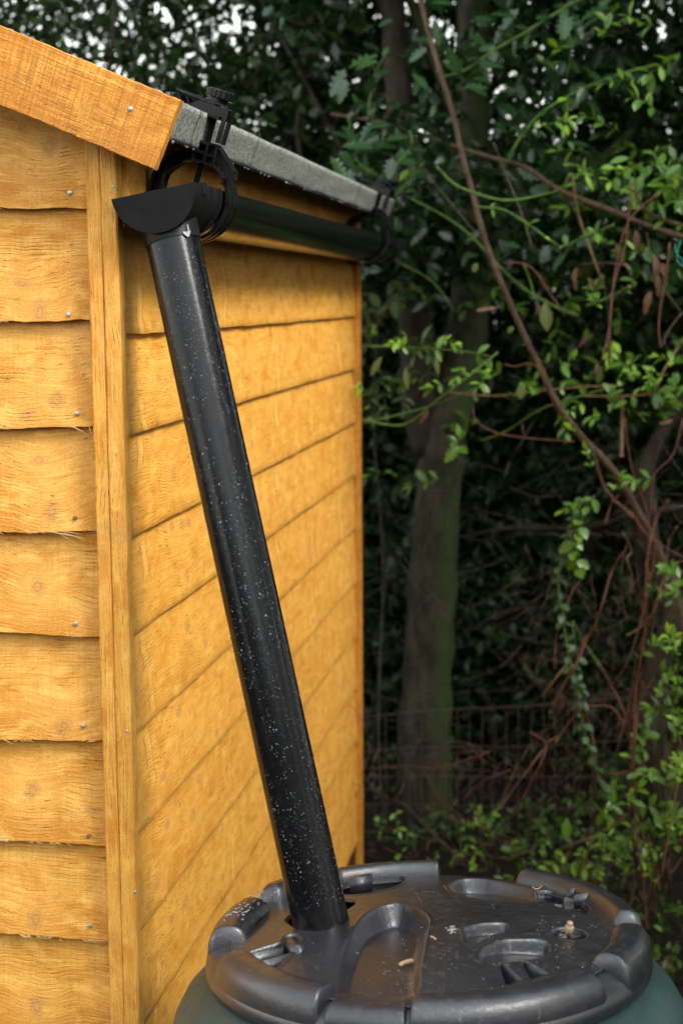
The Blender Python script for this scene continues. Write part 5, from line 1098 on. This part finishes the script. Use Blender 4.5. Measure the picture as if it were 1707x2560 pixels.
for i in range(210):      # thin leafless bramble canes criss-crossing
    x0 = random.uniform(820, 1620) if i % 3 else random.uniform(100, 900); y0 = random.uniform(60, 1500) if i % 3 else random.uniform(1100, 1650)
    a = random.gauss(math.pi/2, 0.45) if random.random() < .6 else random.uniform(0, 6.28); L = random.uniform(90, 420); p = [(x0, y0)]; bend = random.gauss(0, .12)
    for s_ in range(6): a += bend+random.gauss(0, 0.10); p.append((p[-1][0]+L/6*math.cos(a), p[-1][1]+L/6*math.sin(a)))
    Yk = random.uniform(3.95, 4.5); pts = [c5(x, y, Yk+.02*math.sin(j*1.7)) for j, (x, y) in enumerate(p)]
    if min(q_[2] for q_ in pts) < 0.03: continue
    r = random.uniform(0.0007, 0.0017); mb.tube(pts, [r, r, r, r*.9, r*.8, r*.7, r*.5], 4, False)
tag(mb.obj('bramble_canes', M['twig_brown'], None, kind='stuff'), 'thin brown leafless bramble canes tangled at the lower right', 'brambles')
# F: creeper strand with round leaves
Fc = Shrub('trailing_creeper', tuple(c5(1290, 1900, 3.8)*[1, 1, 0]), 'trailing creeper strand with small round leaves hanging beside the red stems', 'creeper')
P_ = Fc.stem([c5(1110, 0, 3.8), c5(1050, 120, 3.8), c5(1025, 220, 3.8), c5(1000, 330, 3.8), c5(1000, 420, 3.8), c5(1022, 560, 3.8), c5(1040, 700, 3.8), c5(1085, 860, 3.8), c5(1110, 1040, 3.8), c5(1160, 1200, 3.8), c5(1205, 1330, 3.8), c5(1275, 1460, 3.8)], .0026, .0034, 'twig_green')
Fc.along(P_, .030, .026, 'round', 'leaf_round', 0.0, .98)
P_ = Fc.stem([c5(1160, -20, 3.8), c5(1110, 80, 3.8), c5(1070, 200, 3.78), c5(1090, 320, 3.78)], .002, .0014, 'twig_green'); Fc.along(P_, .022, .038, 'round', 'leaf', 0.05, 1)
P_ = Fc.stem([c5(1060, 560, 3.8), c5(1080, 700, 3.8), c5(1100, 800, 3.8), c5(1100, 950, 3.8)], .002, .0014, 'twig_green'); Fc.along(P_, .035, .024, 'round', 'leaf_round')
# G: bright low shrub, lower right
for gi, (lab, spots, y_) in enumerate([
    ('bright green leafed shrub low at the right, behind the water butt lid', [(1250, 1330, 7), (1330, 1360, 7), (1400, 1400, 6), (1200, 1430, 5), (1480, 1480, 8), (1420, 1500, 8), (1330, 1540, 6), (1260, 1620, 8), (1360, 1570, 6), (1450, 1600, 6), (1180, 1660, 6), (1300, 1680, 6), (1080, 1680, 6), (1010, 1640, 7), (1520, 1560, 7), (1400, 1680, 5), (1220, 1560, 6), (1500, 1420, 5), (1560, 1500, 7), (1120, 1600, 6)], 3.75),
    ('leafy green shrub at the right edge, halfway down, its shoots yellow green', [(1500, 310, 6), (1545, 360, 6), (1460, 420, 4), (1560, 420, 5), (1450, 650, 6), (1520, 660, 6), (1390, 690, 4), (1480, 790, 6), (1520, 860, 6), (1490, 950, 6), (1560, 1010, 8), (1540, 1060, 7), (1380, 1090, 6), (1390, 1150, 4), (1550, 1190, 6), (1490, 1290, 6), (1545, 1250, 6), (1560, 880, 6), (1600, 1120, 6), (1600, 760, 6), (1440, 1240, 4)], 3.7),
    ('small fresh green plants sprouting between the shed and the lid, before the fence', [(560, 1500, 5), (640, 1450, 5), (690, 1440, 4), (680, 1520, 4), (580, 1560, 4), (780, 1620, 6), (840, 1600, 7), (890, 1640, 6), (250, 1440, 3), (620, 1600, 4), (420, 1660, 4), (330, 1560, 3), (180, 1520, 3), (520, 1640, 4), (940, 1560, 4)], 4.3)]):
    G = Shrub(['low_shrub', 'leafy_shrub', 'seedling_clump'][gi], tuple(c5(spots[0][0], 2000, y_)*[1, 1, 0]), lab, 'shrub' if gi < 2 else 'seedlings')
    for (cx, cy, n_) in spots:
        p = c5(cx, cy, y_+random.uniform(-.12, .22)); dr = np.array([random.gauss(0, .5), -.3, random.gauss(.35, .5)])
        sz = random.uniform(.030, .046) if gi < 2 else random.uniform(.026, .036); yg = random.choice([0.15, 0.15, 0.9]) if gi != 2 else 0.6
        G.sprig(p-dr*.03, dr, .07, n_+1, sz, young=yg, twig='twig_tan' if random.random() < .3 else 'twig_green')
        b = p+np.array([random.gauss(0, .05), random.uniform(.05, .2), 0]); b[2] = max(0.02, p[2]-random.uniform(.15, .4))
        G.stem([b, (b+p)/2+RNG.normal(size=3)*.02, p-dr*.03], .003, .0016, random.choice(['twig_green', 'twig_brown', 'twig_tan']), 5, 3)
    if gi == 0: G.leaf(c5(1030, 1560, 3.75), (.05, -.05, 1), (0.1, -1, .2), .062, 'oval', 'leaf'); G.leaf(c5(1170, 1490, 3.75), (.5, -.1, 1), (0, -1, .2), .06, 'oval', 'leaf')
Mi = Shrub('evergreen_shrub', tuple(d(1350, 2050, 4.7)*[1, 1, 0]), 'loose leafy shrub filling the middle distance between mossy trunk and right edge')
for k_ in range(48):
    x = random.uniform(1120, 1600) if k_ % 4 else random.uniform(860, 1150); y = random.uniform(330, 1120)
    p = d(x, y, random.uniform(4.35, 4.85)); Mi.sprig(p, (random.gauss(0, .8), -.3, random.gauss(-.1, .5)), .09, 5, random.uniform(.042, .06), random.choice(['oval', 'oval', 'long']), 'leaf', young=.1)
for (x, y) in [(1500, 250), (1420, 300), (1540, 330), (1300, 220), (1460, 180), (1560, 120), (1380, 90), (1500, 60), (1250, 160), (1350, 350), (1220, 300), (1450, 380), (1560, 450), (1500, 580), (1560, 650), (1400, 560)]:
    p = d(x, y, 3.9+random.uniform(-.1, .3)); A.sprig(p, (random.gauss(-.3, .6), -.3, random.gauss(0, .5)), .09, 6, random.uniform(.036, .048), young=.2)
# H: holly sprays in front (big spiny leaves one can pick out)
Hh = Shrub('holly_shoots', tuple(at(1250, 2200, 4.2)*[1, 1, 0]), 'long green holly shoots with spiny leaves at the top, above the end of the gutter', 'shoots')
for (pts, r0, r1) in [([(1450, -40), (1330, 0), (1270, 35), (1200, 78), (1130, 118), (1070, 160), (1010, 178)], .0062, .0030), ([(1500, 150), (1400, 178), (1310, 218), (1240, 262), (1190, 322), (1160, 380)], .0046, .0036), ([(845, 270), (850, 220), (865, 160), (890, 118)], .0040, .0030),
                      ([(870, 410), (920, 370), (945, 330), (940, 300)], .0050, .0036), ([(905, 450), (935, 420), (975, 370)], .0035, .003), ([(860, 400), (820, 370), (800, 300), (830, 240)], .003, .003), ([(1285, 20), (1310, 100), (1300, 180)], .003, .002)]:
    P_ = Hh.stem([d(x, y, 4.15) for x, y in pts], r0, r1, 'twig_green'); Hh.along(P_, .055, .060, 'holly', 'holly', .1, 1, 2, .8)
for (x, y, sz) in [(790, 150, .085), (800, 170, .075), (1010, 125, .075), (1060, 160, .08), (1055, 190, .07), (830, 330, .08), (860, 345, .08), (815, 380, .075), (880, 320, .07), (850, 290, .07), (1100, 150, .07), (1310, 40, .08), (1180, 30, .07), (770, 350, .07), (900, 350, .06), (950, 180, .06), (990, 100, .06), (1230, 120, .06), (1140, 60, .06), (1400, 30, .07)]:
    for _ in range(2):
        Hh.leaf(d(x+random.uniform(-15, 15), y+random.uniform(-15, 15), 4.1+random.uniform(-.1, .15)), (random.gauss(0, 1), -.2, random.gauss(-.2, .6)), (random.gauss(0, .4), -.6, .9), sz, 'holly', 'holly')
for _ in range(60):
    Hh.leaf(d(random.uniform(860, 1560), random.uniform(-10, 700), random.uniform(4.2, 4.6)), (random.gauss(0, 1), -.2, random.gauss(-.2, .6)), (random.gauss(0, .4), -.6, .9), random.uniform(.04, .065), 'holly', 'holly')
# pale dull leaves hanging just beyond the shed corner
Pl = Shrub('wilting_bush', tuple(d(900, 2050, 4.9)*[1, 1, 0]), 'bush of drooping pale green leaves directly beyond the far shed corner', 'bush')
for (x, y, n_) in [(850, 690, 5), (900, 660, 5), (930, 690, 4), (890, 740, 4), (860, 760, 3), (860, 860, 4), (900, 880, 5), (940, 870, 4), (990, 850, 4), (880, 920, 4), (840, 840, 4), (960, 820, 4), (1010, 790, 3), (850, 930, 4), (930, 910, 4)]:
    p = d(x, y-20, 4.5+random.uniform(-.1, .2))
    Pl.sprig(p, (random.gauss(0, .5), -.2, -.6), .06, n_, .06 if y < 800 else .042, 'long' if y > 800 else 'oval', 'leaf_pale', young=.15)
P_ = Pl.stem([d(900, 2050, 4.9), d(868, 1700, 4.8), d(880, 1300, 4.8), d(858, 1000, 4.7), d(866, 680, 4.6)], .006, .003, 'twig_grey')
# twine
tw = MB().tube(smooth_poly([at(1700, 600, 3.7), at(1690, 640, 3.7), at(1700, 662, 3.7), at(1725, 668, 3.7)], 5), 0.0012, 5); tw.tube(smooth_poly([at(1686, 610, 3.69), at(1690, 634, 3.69), at(1712, 655, 3.69)], 5), 0.0011, 5)
tag(tw.obj('garden_twine', M['twine'], None, loc=tuple(at(1700, 600, 3.7))), 'loop of teal garden twine at the far right edge', 'twine')
